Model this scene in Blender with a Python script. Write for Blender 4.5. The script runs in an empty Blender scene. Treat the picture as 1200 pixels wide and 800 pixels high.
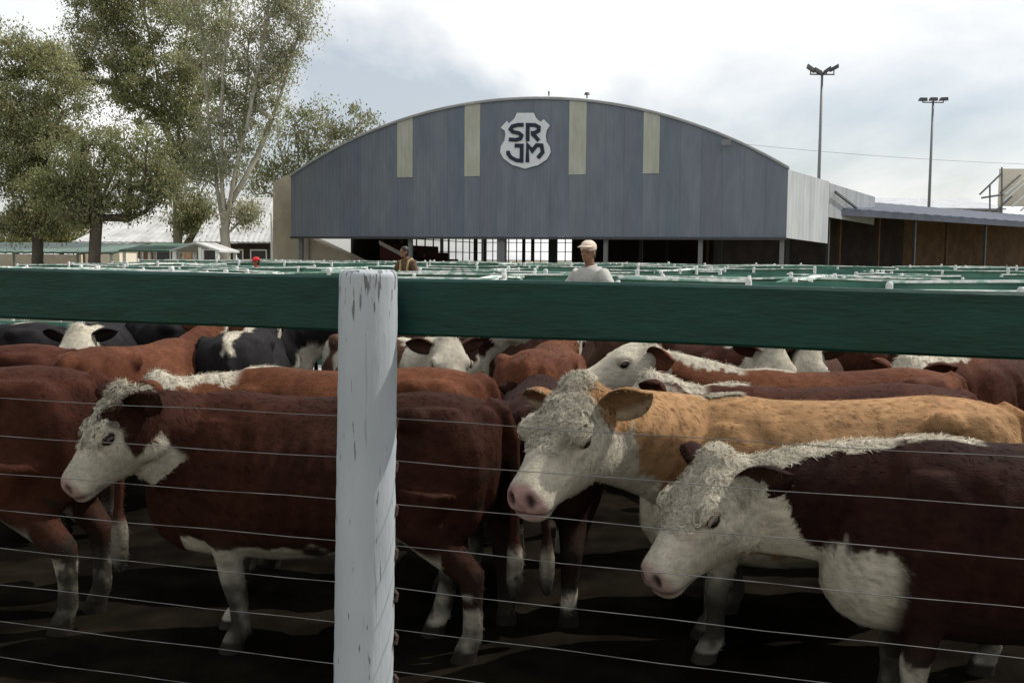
import bpy, bmesh, math, random
import numpy as np
from mathutils import Vector, Matrix

random.seed(7)
RNG = np.random.default_rng(11)
scene = bpy.context.scene
COL = scene.collection

# ------------------------------------------------------------------ camera
CAM_H = 1.75
FPX = 1200.0                                   # focal length in photo pixels (1200 wide)
PITCH = math.atan(95.0 / FPX)
ROLL = math.radians(0.5)
_F = Vector((0, math.cos(PITCH), -math.sin(PITCH)))
_R0 = Vector((1, 0, 0)); _U0 = Vector((0, math.sin(PITCH), math.cos(PITCH)))
_R = _R0 * math.cos(ROLL) + _U0 * math.sin(ROLL)
_U = _U0 * math.cos(ROLL) - _R0 * math.sin(ROLL)
cam_d = bpy.data.cameras.new('camera'); cam = bpy.data.objects.new('camera', cam_d); COL.objects.link(cam)
M = Matrix.Identity(4)
for i in range(3):
    M[i][0] = _R[i]; M[i][1] = _U[i]; M[i][2] = -_F[i]
M[2][3] = CAM_H
cam.matrix_world = M
cam_d.sensor_width = 36.0; cam_d.lens = 36.0
cam_d.clip_start = 0.05; cam_d.clip_end = 6000
scene.camera = cam
scene.render.resolution_x = 1024; scene.render.resolution_y = 682

def at(px, py, Y):
    """world point on the plane y = Y that the photo shows at (px, py)"""
    d = _F * FPX + _R * (px - 600.0) - _U * (py - 400.0)
    t = Y / d.y
    return Vector((d.x * t, Y, CAM_H + d.z * t))

# ------------------------------------------------------------------ light
SUN_AZ = math.radians(71)                      # clockwise from +Y: to the right and a little beyond
SUN_EL = math.radians(52)
sun_dir = Vector((math.sin(SUN_AZ) * math.cos(SUN_EL), math.cos(SUN_AZ) * math.cos(SUN_EL), math.sin(SUN_EL)))
world = bpy.data.worlds.new('World'); scene.world = world; world.use_nodes = True
wn = world.node_tree; wn.nodes.clear()
def WN(t, **kw):
    n = wn.nodes.new(t)
    for k, v in kw.items(): setattr(n, k, v)
    return n
w_out = WN('ShaderNodeOutputWorld'); w_bg = WN('ShaderNodeBackground')
sky = WN('ShaderNodeTexSky', sky_type='NISHITA')
sky.sun_disc = False; sky.sun_elevation = SUN_EL; sky.sun_rotation = SUN_AZ
sky.air_density = 1.0; sky.dust_density = 1.6; sky.ozone_density = 1.0
tc = WN('ShaderNodeTexCoord'); sep = WN('ShaderNodeSeparateXYZ')
wn.links.new(tc.outputs['Generated'], sep.inputs[0])
zadd = WN('ShaderNodeMath', operation='MAXIMUM'); wn.links.new(sep.outputs['Z'], zadd.inputs[0]); zadd.inputs[1].default_value = 0.0
zad2 = WN('ShaderNodeMath', operation='ADD'); wn.links.new(zadd.outputs[0], zad2.inputs[0]); zad2.inputs[1].default_value = 0.42
dx = WN('ShaderNodeMath', operation='DIVIDE'); wn.links.new(sep.outputs['X'], dx.inputs[0]); wn.links.new(zad2.outputs[0], dx.inputs[1])
dy = WN('ShaderNodeMath', operation='DIVIDE'); wn.links.new(sep.outputs['Y'], dy.inputs[0]); wn.links.new(zad2.outputs[0], dy.inputs[1])
comb = WN('ShaderNodeCombineXYZ'); wn.links.new(dx.outputs[0], comb.inputs[0]); wn.links.new(dy.outputs[0], comb.inputs[1])
comb.inputs[2].default_value = 3.3
n1 = WN('ShaderNodeTexNoise'); n1.inputs['Scale'].default_value = 1.25; n1.inputs['Detail'].default_value = 8; n1.inputs['Roughness'].default_value = 0.52
n1.inputs['Distortion'].default_value = 0.25
wn.links.new(comb.outputs[0], n1.inputs['Vector'])
r1 = WN('ShaderNodeValToRGB'); r1.color_ramp.elements[0].position = 0.40; r1.color_ramp.elements[1].position = 0.53; r1.color_ramp.elements[0].color = (.34, .34, .34, 1)
wn.links.new(n1.outputs['Fac'], r1.inputs[0])
n2 = WN('ShaderNodeTexNoise'); n2.inputs['Scale'].default_value = 2.1; n2.inputs['Detail'].default_value = 6; n2.inputs['Roughness'].default_value = 0.5
wn.links.new(comb.outputs[0], n2.inputs['Vector'])
r2 = WN('ShaderNodeValToRGB')
r2.color_ramp.elements[0].position = 0.34; r2.color_ramp.elements[0].color = (0.885, 0.91, 0.925, 1)
r2.color_ramp.elements[1].position = 0.62; r2.color_ramp.elements[1].color = (1.0, 1.0, 0.99, 1)
wn.links.new(n2.outputs['Fac'], r2.inputs[0])
cs = WN('ShaderNodeVectorMath', operation='SCALE'); wn.links.new(r2.outputs[0], cs.inputs[0]); cs.inputs['Scale'].default_value = 11.0
mx = WN('ShaderNodeMixRGB'); wn.links.new(r1.outputs[0], mx.inputs[0]); wn.links.new(sky.outputs[0], mx.inputs[1]); wn.links.new(cs.outputs[0], mx.inputs[2])
wn.links.new(mx.outputs[0], w_bg.inputs[0]); w_bg.inputs[1].default_value = 0.1
wn.links.new(w_bg.outputs[0], w_out.inputs[0])

sl = bpy.data.lights.new('sun', 'SUN'); sl.energy = 4.6; sl.angle = math.radians(0.5); sl.color = (1.0, 0.955, 0.88)
so = bpy.data.objects.new('sun', sl); COL.objects.link(so); so.location = (30, 20, 40)
so.rotation_euler = (-sun_dir).to_track_quat('-Z', 'Y').to_euler()
scene.view_settings.view_transform = 'Standard'; scene.view_settings.look = 'None'
scene.view_settings.exposure = 0.0; scene.view_settings.gamma = 1.0
scene.view_settings.use_curve_mapping = False

# ------------------------------------------------------------------ materials
def mat(name, color, rough=0.7, noise=0.0, nscale=8.0, color2=None, bump=0.0, bscale=40.0, spec=0.3, metal=0.0,
        attr=None, stretch=None, detail=4.0, thr=(0.4, 0.62), transl=0.0):
    m = bpy.data.materials.new(name); m.use_nodes = True
    nt = m.node_tree; b = nt.nodes['Principled BSDF']
    b.inputs['Roughness'].default_value = rough; b.inputs['Specular IOR Level'].default_value = spec; b.inputs['Metallic'].default_value = metal
    tcn = nt.nodes.new('ShaderNodeTexCoord'); mp = nt.nodes.new('ShaderNodeMapping')
    nt.links.new(tcn.outputs['Object'], mp.inputs[0])
    if stretch: mp.inputs['Scale'].default_value = stretch
    base = None
    if attr:
        a = nt.nodes.new('ShaderNodeAttribute'); a.attribute_name = attr; base = a.outputs['Color']
    if color2 is not None:
        nz = nt.nodes.new('ShaderNodeTexNoise'); nz.inputs['Scale'].default_value = nscale; nz.inputs['Detail'].default_value = detail
        nt.links.new(mp.outputs[0], nz.inputs['Vector'])
        rp = nt.nodes.new('ShaderNodeValToRGB'); rp.color_ramp.elements[0].position = thr[0]; rp.color_ramp.elements[1].position = thr[1]
        rp.color_ramp.elements[0].color = (*color, 1); rp.color_ramp.elements[1].color = (*color2, 1)
        nt.links.new(nz.outputs['Fac'], rp.inputs[0])
        if base is not None:
            mm = nt.nodes.new('ShaderNodeMixRGB'); mm.blend_type = 'MULTIPLY'; mm.inputs[0].default_value = 1.0
            nt.links.new(base, mm.inputs[1]); nt.links.new(rp.outputs[0], mm.inputs[2]); base = mm.outputs[0]
        else: base = rp.outputs[0]
    if noise > 0:
        nz = nt.nodes.new('ShaderNodeTexNoise'); nz.inputs['Scale'].default_value = nscale * 3.1; nz.inputs['Detail'].default_value = 5
        nt.links.new(mp.outputs[0], nz.inputs['Vector'])
        mr = nt.nodes.new('ShaderNodeMapRange'); mr.inputs[1].default_value = 0.25; mr.inputs[2].default_value = 0.75
        mr.inputs[3].default_value = 1 - noise; mr.inputs[4].default_value = 1 + noise
        nt.links.new(nz.outputs['Fac'], mr.inputs[0])
        vm = nt.nodes.new('ShaderNodeVectorMath'); vm.operation = 'SCALE'
        if base is not None: nt.links.new(base, vm.inputs[0])
        else: vm.inputs[0].default_value = color
        nt.links.new(mr.outputs[0], vm.inputs['Scale']); base = vm.outputs[0]
    if base is not None: nt.links.new(base, b.inputs['Base Color'])
    else: b.inputs['Base Color'].default_value = (*color, 1)
    if bump > 0:
        nb = nt.nodes.new('ShaderNodeTexNoise'); nb.inputs['Scale'].default_value = bscale; nb.inputs['Detail'].default_value = 5
        nt.links.new(mp.outputs[0], nb.inputs['Vector'])
        bp = nt.nodes.new('ShaderNodeBump'); bp.inputs['Strength'].default_value = bump; bp.inputs['Distance'].default_value = 0.01
        nt.links.new(nb.outputs['Fac'], bp.inputs['Height']); nt.links.new(bp.outputs[0], b.inputs['Normal'])
    if transl > 0:
        tr = nt.nodes.new('ShaderNodeBsdfTranslucent'); ms = nt.nodes.new('ShaderNodeMixShader'); ms.inputs[0].default_value = transl
        out = nt.nodes['Material Output']
        if base is not None: nt.links.new(base, tr.inputs['Color'])
        else: tr.inputs['Color'].default_value = (*color, 1)
        nt.links.new(b.outputs[0], ms.inputs[1]); nt.links.new(tr.outputs[0], ms.inputs[2]); nt.links.new(ms.outputs[0], out.inputs['Surface'])
    return m

MT = {}
MT['coat'] = mat('cattle_coat', (1, 1, 1), 0.75, attr='Col', noise=0.26, nscale=14, bump=0.35, bscale=150, spec=0.07, stretch=(.45, 1, 1))
MT['hair'] = mat('cattle_hair', (1, 1, 1), 0.75, attr='Col', spec=0.06)
MT['eye'] = mat('eye_dark', (0.012, 0.008, 0.006), 0.08, spec=0.6)
MT['eyelid_dark'] = mat('eyelid_dark', (0.02, 0.011, 0.009), 0.6)
MT['eyelid'] = mat('eyelid', (0.20, 0.155, 0.125), 0.6)
MT['rail_green'] = mat('rail_green_paint', (0.0035, 0.0275, 0.020), 0.5, noise=0.25, nscale=2.5, color2=(0.0055, 0.037, 0.028), bump=0.30, bscale=18, spec=0.25, stretch=(1, 6, 6))
MT['pen_green'] = mat('pen_green_paint', (0.035, 0.125, 0.092), 0.5, noise=0.25, nscale=1.2, color2=(0.08, 0.20, 0.15), spec=0.4)
MT['pen_cap'] = mat('pen_cap_sun_glints', (0.26, 0.42, 0.35), 0.4, noise=0.35, nscale=3.4, color2=(0.76, 0.78, 0.75), spec=0.5, thr=(.45, .52))  # pale base and white patches paint sun glare and glints onto the tops
MT['wire'] = mat('galvanised_wire', (0.13, 0.13, 0.13), 0.55, noise=0.6, nscale=3, metal=0.4, spec=0.5)
MT['rust'] = mat('rusty_staple', (0.06, 0.035, 0.025), 0.7)
MT['post_far'] = mat('post_white_far', (0.66, 0.68, 0.68), 0.7, noise=0.2, nscale=3, color2=(0.42, 0.43, 0.40))
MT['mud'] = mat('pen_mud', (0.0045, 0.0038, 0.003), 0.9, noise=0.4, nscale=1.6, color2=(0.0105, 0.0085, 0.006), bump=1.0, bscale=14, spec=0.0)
MT['dirt'] = mat('dry_dirt', (0.20, 0.165, 0.115), 0.95, noise=0.2, nscale=0.35, color2=(0.11, 0.12, 0.055), bump=0.4, bscale=6)
MT['concrete'] = mat('concrete_walk', (0.36, 0.35, 0.32), 0.9, noise=0.15, nscale=1.5, color2=(0.28, 0.27, 0.25))

def painted_post():
    m = bpy.data.materials.new('post_white_paint'); m.use_nodes = True; nt = m.node_tree; b = nt.nodes['Principled BSDF']
    b.inputs['Roughness'].default_value = 0.6; b.inputs['Specular IOR Level'].default_value = 0.3
    tcn = nt.nodes.new('ShaderNodeTexCoord')
    def N(scale, st, det=6):
        mp = nt.nodes.new('ShaderNodeMapping'); mp.inputs['Scale'].default_value = st
        nt.links.new(tcn.outputs['Object'], mp.inputs[0])
        n = nt.nodes.new('ShaderNodeTexNoise'); n.inputs['Scale'].default_value = scale; n.inputs['Detail'].default_value = det
        nt.links.new(mp.outputs[0], n.inputs['Vector']); return n
    def ramp(n, a, c, ca, cb):
        r = nt.nodes.new('ShaderNodeValToRGB'); r.color_ramp.elements[0].position = a; r.color_ramp.elements[1].position = c
        r.color_ramp.elements[0].color = ca; r.color_ramp.elements[1].color = cb
        nt.links.new(n, r.inputs[0]); return r.outputs[0]
    tone = ramp(N(3, (1, 1, 0.35)).outputs['Fac'], 0.35, 0.65, (0.315, 0.345, 0.375, 1), (0.415, 0.44, 0.465, 1))
    # bare-wood chips: sparse all over, dense at the top of the post (weathered end grain)
    chips = N(75, (1, 1, 0.13), 8)
    sx = nt.nodes.new('ShaderNodeSeparateXYZ'); nt.links.new(tcn.outputs['Object'], sx.inputs[0])
    mr = nt.nodes.new('ShaderNodeMapRange'); nt.links.new(sx.outputs['Z'], mr.inputs[0])
    mr.inputs[1].default_value = 1.50; mr.inputs[2].default_value = 1.70; mr.inputs[3].default_value = 0.0; mr.inputs[4].default_value = 0.15
    ad = nt.nodes.new('ShaderNodeMath'); ad.operation = 'ADD'; nt.links.new(chips.outputs['Fac'], ad.inputs[0]); nt.links.new(mr.outputs[0], ad.inputs[1])
    cm = ramp(ad.outputs[0], 0.665, 0.70, (0, 0, 0, 1), (1, 1, 1, 1))
    mixc = nt.nodes.new('ShaderNodeMixRGB'); nt.links.new(cm, mixc.inputs[0]); nt.links.new(tone, mixc.inputs[1]); mixc.inputs[2].default_value = (0.13, 0.13, 0.14, 1)
    cracks = ramp(N(9, (4, 4, 0.18), 3).outputs['Fac'], 0.63, 0.70, (0, 0, 0, 1), (0.6, 0.6, 0.6, 1))
    mixd = nt.nodes.new('ShaderNodeMixRGB'); nt.links.new(cracks, mixd.inputs[0]); nt.links.new(mixc.outputs[0], mixd.inputs[1]); mixd.inputs[2].default_value = (0.16, 0.17, 0.18, 1)
    nt.links.new(mixd.outputs[0], b.inputs['Base Color'])
    bn = N(14, (2, 2, 0.25), 6)
    bp = nt.nodes.new('ShaderNodeBump'); bp.inputs['Strength'].default_value = 0.5; bp.inputs['Distance'].default_value = 0.012
    nt.links.new(bn.outputs['Fac'], bp.inputs['Height']); nt.links.new(bp.outputs[0], b.inputs['Normal'])
    return m
MT['post'] = painted_post()

# ------------------------------------------------------------------ mesh helpers
def arr_mesh(name, V, F, smooth=False, cols=None):
    """V (n,3) array, F list of index arrays (k,3) / (k,4)"""
    me = bpy.data.meshes.new(name)
    V = np.asarray(V, dtype=np.float32)
    if not isinstance(F, list): F = [F]
    F = [np.asarray(f, dtype=np.int32) for f in F if len(f)]
    me.vertices.add(len(V)); me.vertices.foreach_set('co', V.ravel())
    tot = np.concatenate([np.full(len(f), f.shape[1], np.int32) for f in F])
    idx = np.concatenate([f.ravel() for f in F])
    me.loops.add(len(idx)); me.loops.foreach_set('vertex_index', idx)
    me.polygons.add(len(tot))
    me.polygons.foreach_set('loop_start', np.concatenate([[0], np.cumsum(tot)[:-1]]).astype(np.int32))
    if smooth: me.polygons.foreach_set('use_smooth', np.ones(len(tot), bool))
    me.update(calc_edges=True)
    if cols is not None:
        a = me.color_attributes.new('Col', 'FLOAT_COLOR', 'POINT')
        c = np.ones((len(V), 4), np.float32); c[:, :3] = cols
        a.data.foreach_set('color', c.ravel())
    return me

class MB:
    """collects shapes that make up ONE mesh"""
    def __init__(self): self.v = []; self.f = []
    def add(self, V, F):
        o = len(self.v); self.v += [tuple(p) for p in V]; self.f += [tuple(i + o for i in f) for f in F]
    def hexa(self, P):
        self.add(P, [(3, 2, 1, 0), (4, 5, 6, 7), (0, 1, 5, 4), (1, 2, 6, 5), (2, 3, 7, 6), (3, 0, 4, 7)])
    def box(self, x0, x1, y0, y1, z0, z1):
        self.hexa([(x0, y0, z0), (x1, y0, z0), (x1, y1, z0), (x0, y1, z0), (x0, y0, z1), (x1, y0, z1), (x1, y1, z1), (x0, y1, z1)])
    def loft(self, rings, cap=True):
        n = len(rings[0]); o = len(self.v)
        for r in rings: self.v += [tuple(p) for p in r]
        for k in range(len(rings) - 1):
            for i in range(n):
                j = (i + 1) % n
                self.f.append((o + k * n + i, o + k * n + j, o + (k + 1) * n + j, o + (k + 1) * n + i))
        if cap:
            for k, fl in ((0, True), (len(rings) - 1, False)):
                c = np.mean(np.array(rings[k], float), axis=0); self.v.append(tuple(c)); ci = len(self.v) - 1
                for i in range(n):
                    j = (i + 1) % n
                    a, b = o + k * n + i, o + k * n + j
                    self.f.append((ci, b, a) if fl else (ci, a, b))
    def tube(self, pts, rad, n=8, cap=True):
        pts = [Vector(p) for p in pts]
        rad = list(rad) if hasattr(rad, '__len__') else [rad] * len(pts)
        rings = []; ref = None
        for i, p in enumerate(pts):
            t = (pts[min(i + 1, len(pts) - 1)] - pts[max(i - 1, 0)]).normalized()
            if ref is None: ref = Vector((0, 0, 1)) if abs(t.z) < 0.9 else Vector((1, 0, 0))
            a = (ref - t * ref.dot(t)).normalized(); ref = a; b = t.cross(a)
            rings.append([p + (a * math.cos(2 * math.pi * k / n) + b * math.sin(2 * math.pi * k / n)) * rad[i] for k in range(n)])
        self.loft(rings, cap)
    def bar(self, p, q, w, h, up=(0, 0, 1)):
        p = Vector(p); q = Vector(q); d = (q - p).normalized(); u = Vector(up); s = d.cross(u).normalized() * (w / 2); u2 = s.normalized().cross(d).normalized() * (h / 2)
        self.hexa([p - s - u2, p + s - u2, q + s - u2, q - s - u2, p - s + u2, p + s + u2, q + s + u2, q - s + u2])
    def ball(self, c, r, n=12, m=8, rot=None):
        c = np.array(c, float); r = np.array(r if hasattr(r, '__len__') else (r, r, r), float)
        rings = []
        for k in range(1, m):
            a = math.pi * k / m - math.pi / 2
            rings.append([(math.cos(a) * math.cos(2 * math.pi * i / n), math.cos(a) * math.sin(2 * math.pi * i / n), math.sin(a)) for i in range(n)])
        R = np.array(rot) if rot is not None else np.eye(3)
        rings = [(np.array(q) * r) @ R.T + c for q in rings]
        self.loft(rings)
    def mesh(self, name, smooth=False):
        me = bpy.data.meshes.new(name); me.from_pydata(self.v, [], self.f); me.update()
        if smooth: me.polygons.foreach_set('use_smooth', np.ones(len(me.polygons), bool))
        return me
    def build(self, name, m, parent=None, smooth=False):
        return put(name, self.mesh(name, smooth), m, parent)

def put(name, me, m, parent=None):
    o = bpy.data.objects.new(name, me); COL.objects.link(o)
    if m is not None:
        me.materials.clear(); me.materials.append(MT[m] if isinstance(m, str) else m)
    if parent is not None: o.parent = parent
    return o
def empty(name, loc=(0, 0, 0), rz=0.0):
    o = bpy.data.objects.new(name, None); COL.objects.link(o); o.location = loc; o.rotation_euler = (0, 0, rz); o.empty_display_size = 0.2
    return o
def tag(o, label=None, cat=None, group=None, kind=None):
    if label: o['label'] = label
    if cat: o['category'] = cat
    if group: o['group'] = group
    if kind: o['kind'] = kind
    return o
def bevel_mesh(me, w, seg=2):
    bm = bmesh.new(); bm.from_mesh(me); bmesh.ops.bevel(bm, geom=bm.edges[:], offset=w, segments=seg, affect='EDGES', profile=0.5)
    bm.to_mesh(me); bm.free(); return me

def remesh(mb, voxel, smooth_it=4, fac=0.5):
    """fuse all the closed shapes in mb into one continuous surface; returns V, quads"""
    me = mb.mesh('tmp'); o = bpy.data.objects.new('tmp', me); COL.objects.link(o)
    r = o.modifiers.new('r', 'REMESH'); r.mode = 'VOXEL'; r.voxel_size = voxel
    if smooth_it:
        s = o.modifiers.new('s', 'SMOOTH'); s.factor = fac; s.iterations = smooth_it
    dg = bpy.context.evaluated_depsgraph_get(); ev = o.evaluated_get(dg); m2 = ev.to_mesh()
    V = np.empty(len(m2.vertices) * 3, np.float32); m2.vertices.foreach_get('co', V); V = V.reshape(-1, 3)
    tot = np.empty(len(m2.polygons), np.int32); m2.polygons.foreach_get('loop_total', tot)
    idx = np.empty(len(m2.loops), np.int32); m2.loops.foreach_get('vertex_index', idx)
    ev.to_mesh_clear(); bpy.data.objects.remove(o); bpy.data.meshes.remove(me)
    assert (tot == 4).all() if len(tot) else True
    return V.astype(np.float64), idx.reshape(-1, 4)

def snoise(P, seed, freq, oct=4):
    """smooth pseudo noise in about -1..1 from random plane waves"""
    r = np.random.default_rng(seed); out = np.zeros(len(P)); amp = 1.0; tot = 0
    for o in range(oct):
        d = r.normal(size=(5, 3)); d /= np.linalg.norm(d, axis=1)[:, None]; ph = r.uniform(0, 6.28, 5)
        out += amp * np.sin(P @ d.T * freq * 2 ** o * 2 * math.pi * r.uniform(0.7, 1.3, 5) + ph).sum(1) / 2.2; tot += amp; amp *= 0.55
    return out / tot
def sstep(a, b, x):
    t = np.clip((x - a) / (b - a), 0, 1); return t * t * (3 - 2 * t)
# ------------------------------------------------------------------ cattle
WHITE = np.array((0.415, 0.378, 0.302)); PINK = np.array((0.24, 0.17, 0.148))
RED = (0.047, 0.0155, 0.0092); DKRED = (0.0200, 0.0068, 0.0047); ORANGE = (0.105, 0.038, 0.018); FAWN = (0.300, 0.172, 0.082); BLACK = (0.012, 0.011, 0.012); BROWN = (0.07, 0.035, 0.024)

def sup(n, ex, ht, hb, w, jaw=1.0, top=1.0):
    """cross-section, local (side, up): half heights ht / hb, half width w, jaw = width factor at the bottom, top = at the top"""
    P = []
    for k in range(n):
        a = 2 * math.pi * k / n; c, s = math.cos(a), math.sin(a)
        x = math.copysign(abs(c) ** (2 / ex), c); z = math.copysign(abs(s) ** (2 / ex), s)
        f = 1 + (jaw - 1) * max(0, -z) ** 1.3 + (top - 1) * max(0, z) ** 1.5
        P.append((x * w * f, z * (ht if z > 0 else hb)))
    return P

TORSO = [(-.815, 1.06, .86, .07), (-.79, 1.11, .74, .15), (-.72, 1.15, .64, .225), (-.60, 1.175, .60, .262), (-.46, 1.185, .575, .278),
         (-.25, 1.165, .515, .295), (0., 1.15, .47, .318), (.2, 1.152, .46, .312), (.38, 1.175, .465, .275), (.52, 1.165, .475, .24),
         (.64, 1.09, .49, .20), (.73, 1.0, .54, .145), (.785, .90, .62, .08)]
HEAD = [  # s along the face, top, bottom, half width, jaw factor, top factor
    (-.11, .00, -.22, .085, .8, .8), (-.07, .045, -.258, .106, .72, .8), (-.02, .078, -.280, .122, .62, .82), (.05, .090, -.290, .132, .54, .88), (.12, .086, -.284, .136, .50, .92),
    (.18, .074, -.268, .135, .48, .92), (.24, .052, -.245, .116, .52, .88), (.30, .030, -.218, .096, .58, .82), (.36, .012, -.198, .084, .68, .78),
    (.41, .001, -.188, .082, .80, .8), (.45, -.008, -.184, .086, .86, .84), (.485, -.024, -.174, .080, .84, .85), (.507, -.054, -.150, .054, .8, .85)]
EYE = (.192, .126, -.008)

def make_cow(label, loc, heading, scale=1.0, poll=None, hyaw=0.0, hpitch=45.0, hroll=0.0, pat=None, seed=1, voxel=0.02, hair=4000, curls=0,
             ear_back=(0.35, 0.35), ear_up=(0.0, 0.0), hscale=1.0, stance=None, ear_cup=0.0, bs=1.0, group=None):
    pat = dict(pat or {}); rng = np.random.default_rng(seed)
    root = empty('cow', (loc[0], loc[1], 0.0), math.radians(heading)); root.scale = (scale,) * 3
    tag(root, label, 'cow', group or 'cattle crowded in the pen')
    mb = MB()
    # trunk
    mb.loft([[(x, y * 1.0, (zt + zb) / 2 + z) for (y, z) in sup(28, 2.35, (zt - zb) / 2, (zt - zb) / 2, w * bs, .82, .74 if x > .3 else .86)] for (x, zt, zb, w) in [(x, zt, zb - .045, w) for (x, zt, zb, w) in TORSO]])
    for s in (-1, 1):                                            # muscle masses and hook bones
        mb.ball((.43, s * .165, .84), (.17, .095, .25)); mb.ball((.50, s * .15, .70), (.13, .09, .16)); mb.ball((-.55, s * .175, .86), (.22, .105, .30)); mb.ball((-.44, s * .225, 1.09), (.08, .055, .06))
        mb.ball((-.62, s * .14, .72), (.13, .10, .18)); mb.ball((-.05, s * .20, .80), (.45, .135, .24)); mb.ball((-.72, s * .08, 1.07), (.08, .05, .07))
    mb.ball((.62, 0, .60), (.14, .10, .15))
    # legs
    st = stance or [rng.uniform(-.09, .09) for _ in range(4)]
    for k, s in enumerate((-1, 1)):
        d = st[k]
        mb.tube([(.45, s * .155, .80), (.43 + d * .1, s * .155, .60), (.43 + d * .4, s * .145, .46), (.45 + d * .7, s * .14, .355), (.45 + d * .85, s * .135, .24), (.45 + d, s * .135, .13), (.475 + d, s * .135, .085)],
                [.12, .085, .06, .056, .040, .044, .046], 12)
        mb.tube([(.47 + d, s * .135, .11), (.49 + d, s * .135, .05), (.50 + d, s * .135, .0)], [.045, .054, .062], 12)
        d = st[k + 2]
        mb.tube([(-.50, s * .185, .80), (-.47 + d * .1, s * .19, .63), (-.57 + d * .5, s * .175, .50), (-.655 + d * .75, s * .165, .40), (-.655 + d * .85, s * .16, .26), (-.645 + d, s * .155, .14), (-.62 + d, s * .155, .085)],
                [.17, .125, .078, .062, .044, .047, .048], 12)
        mb.tube([(-.63 + d, s * .155, .11), (-.61 + d, s * .155, .05), (-.60 + d, s * .155, .0)], [.046, .055, .063], 12)
    sw = rng.uniform(-.05, .05)
    mb.tube([(-.74, 0, 1.13), (-.82, 0, 1.10), (-.865, sw * .3, .98), (-.875, sw * .6, .78), (-.87, sw, .55), (-.875, sw, .46), (-.87, sw, .34), (-.865, sw, .26)], [.045, .036, .03, .026, .026, .042, .042, .018], 10)
    # head frame
    O = np.array(poll if poll is not None else (1.08, 0, 1.22), float)
    ps, ph = math.radians(hyaw), math.radians(hpitch)
    Xh = np.array((math.cos(ph) * math.cos(ps), math.cos(ph) * math.sin(ps), -math.sin(ph))); Yh = np.array((-math.sin(ps), math.cos(ps), 0)); Zh = np.cross(Xh, Yh)
    if hroll:
        c, s = math.cos(math.radians(hroll)), math.sin(math.radians(hroll)); Yh, Zh = Yh * c + Zh * s, Zh * c - Yh * s
    HM = np.array((Xh, Yh, Zh)) * hscale                          # rows
    SN = .90                                                        # snout shortening beyond the eyes
    def H(p):
        p = np.array(p, float); p[0] = p[0] if p[0] < .14 else .14 + (p[0] - .14) * SN; return O + p @ HM
    mb.loft([[H((s_, y, (zt + zb) / 2 + z)) for (y, z) in sup(24, 2.5, (zt - zb) / 2, (zt - zb) / 2, w, j, tf)] for (s_, zt, zb, w, j, tf) in HEAD])
    Rh = np.array((Xh, Yh, Zh)).T
    for s in (-1, 1):
        mb.ball(H((EYE[0] - .012, s * .110, EYE[2] + .030)), np.array((.06, .032, .032)) * hscale, rot=Rh)          # brow / orbit
        mb.ball(H((EYE[0] + .004, s * .106, EYE[2] - .034)), np.array((.05, .027, .022)) * hscale, rot=Rh)          # under the eye
        mb.ball(H((.055, s * .082, -.150)), np.array((.135, .048, .112)) * hscale, rot=Rh)           # cheek
        mb.ball(H((.01, s * .085, -.03)), np.array((.05, .035, .05)) * hscale, rot=Rh)              # ear base
        mb.ball(H((.462, s * .040, -.062)), np.array((.034, .032, .036)) * hscale, rot=Rh)          # nostril wings
        mb.ball(H((.44, s * .030, -.125)), np.array((.05, .035, .030)) * hscale, rot=Rh)            # lips
    mb.ball(H((-.01, 0, .065)), np.array((.06, .065, .045)) * hscale, rot=Rh)                        # poll
    mb.ball(H((.40, 0, -.150)), np.array((.07, .045, .030)) * hscale, rot=Rh)                        # chin
    # neck
    B0 = np.array((.44, 0, .90)); E = H((.02, 0, -.085)); dv = E - B0; L = np.linalg.norm(dv)
    t0 = np.array((.85, 0, .30)) * L; t1 = (.75 * dv / L + .25 * Xh) * L
    ts = np.linspace(0, 1, 13); NC = []; NN = []; NR = []
    for t in ts:
        c = (2 * t ** 3 - 3 * t ** 2 + 1) * B0 + (t ** 3 - 2 * t ** 2 + t) * t0 + (-2 * t ** 3 + 3 * t ** 2) * E + (t ** 3 - t ** 2) * t1
        d = (6 * t * t - 6 * t) * B0 + (3 * t * t - 4 * t + 1) * t0 + (6 * t - 6 * t * t) * E + (3 * t * t - 2 * t) * t1; d /= np.linalg.norm(d)
        up = np.array((0, 0, 1.0)); up = up - d * up.dot(d); up /= np.linalg.norm(up); si = np.cross(up, d)
        ht = .265 + (.125 - .265) * t ** .8; hb = .35 + (.225 - .35) * t ** .75; w = .20 + (.112 * hscale - .20) * t ** .75
        NC.append(c); NN.append(up); NR.append((ht, hb, w))
        mb_r = [c + si * y + up * z for (y, z) in sup(24, 2.15, ht, hb, w, .42, .62)]
        if t == 0: rings = []
        rings.append(mb_r)
    mb.loft(rings)
    V, F = remesh(mb, voxel, 5 if voxel < .016 else 3, .5)
    V[:, 2] -= V[:, 2].min() + 0.006
    NC = np.array(NC); NN = np.array(NN)
    def headc(P):
        q = (P - O) @ np.linalg.inv(HM); q[:, 0] = np.where(q[:, 0] < .14, q[:, 0], .14 + (q[:, 0] - .14) / SN); return q
    hl = headc(V)
    # nostril pits, mouth line
    for s in (-1, 1):
        d2 = ((hl - np.array((.492, s * .040, -.062))) ** 2 / np.array((.03, .015, .021)) ** 2).sum(1)
        V -= (Xh * .8 - s * Yh * -.35) [None, :] * (.026 * hscale * np.exp(-d2))[:, None]
        d2 = ((hl - np.array((EYE[0], s * .137, EYE[2]))) ** 2 / np.array((.026, .03, .015)) ** 2).sum(1)
        V -= s * Yh[None, :] * (.012 * hscale * np.exp(-d2))[:, None]
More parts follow.
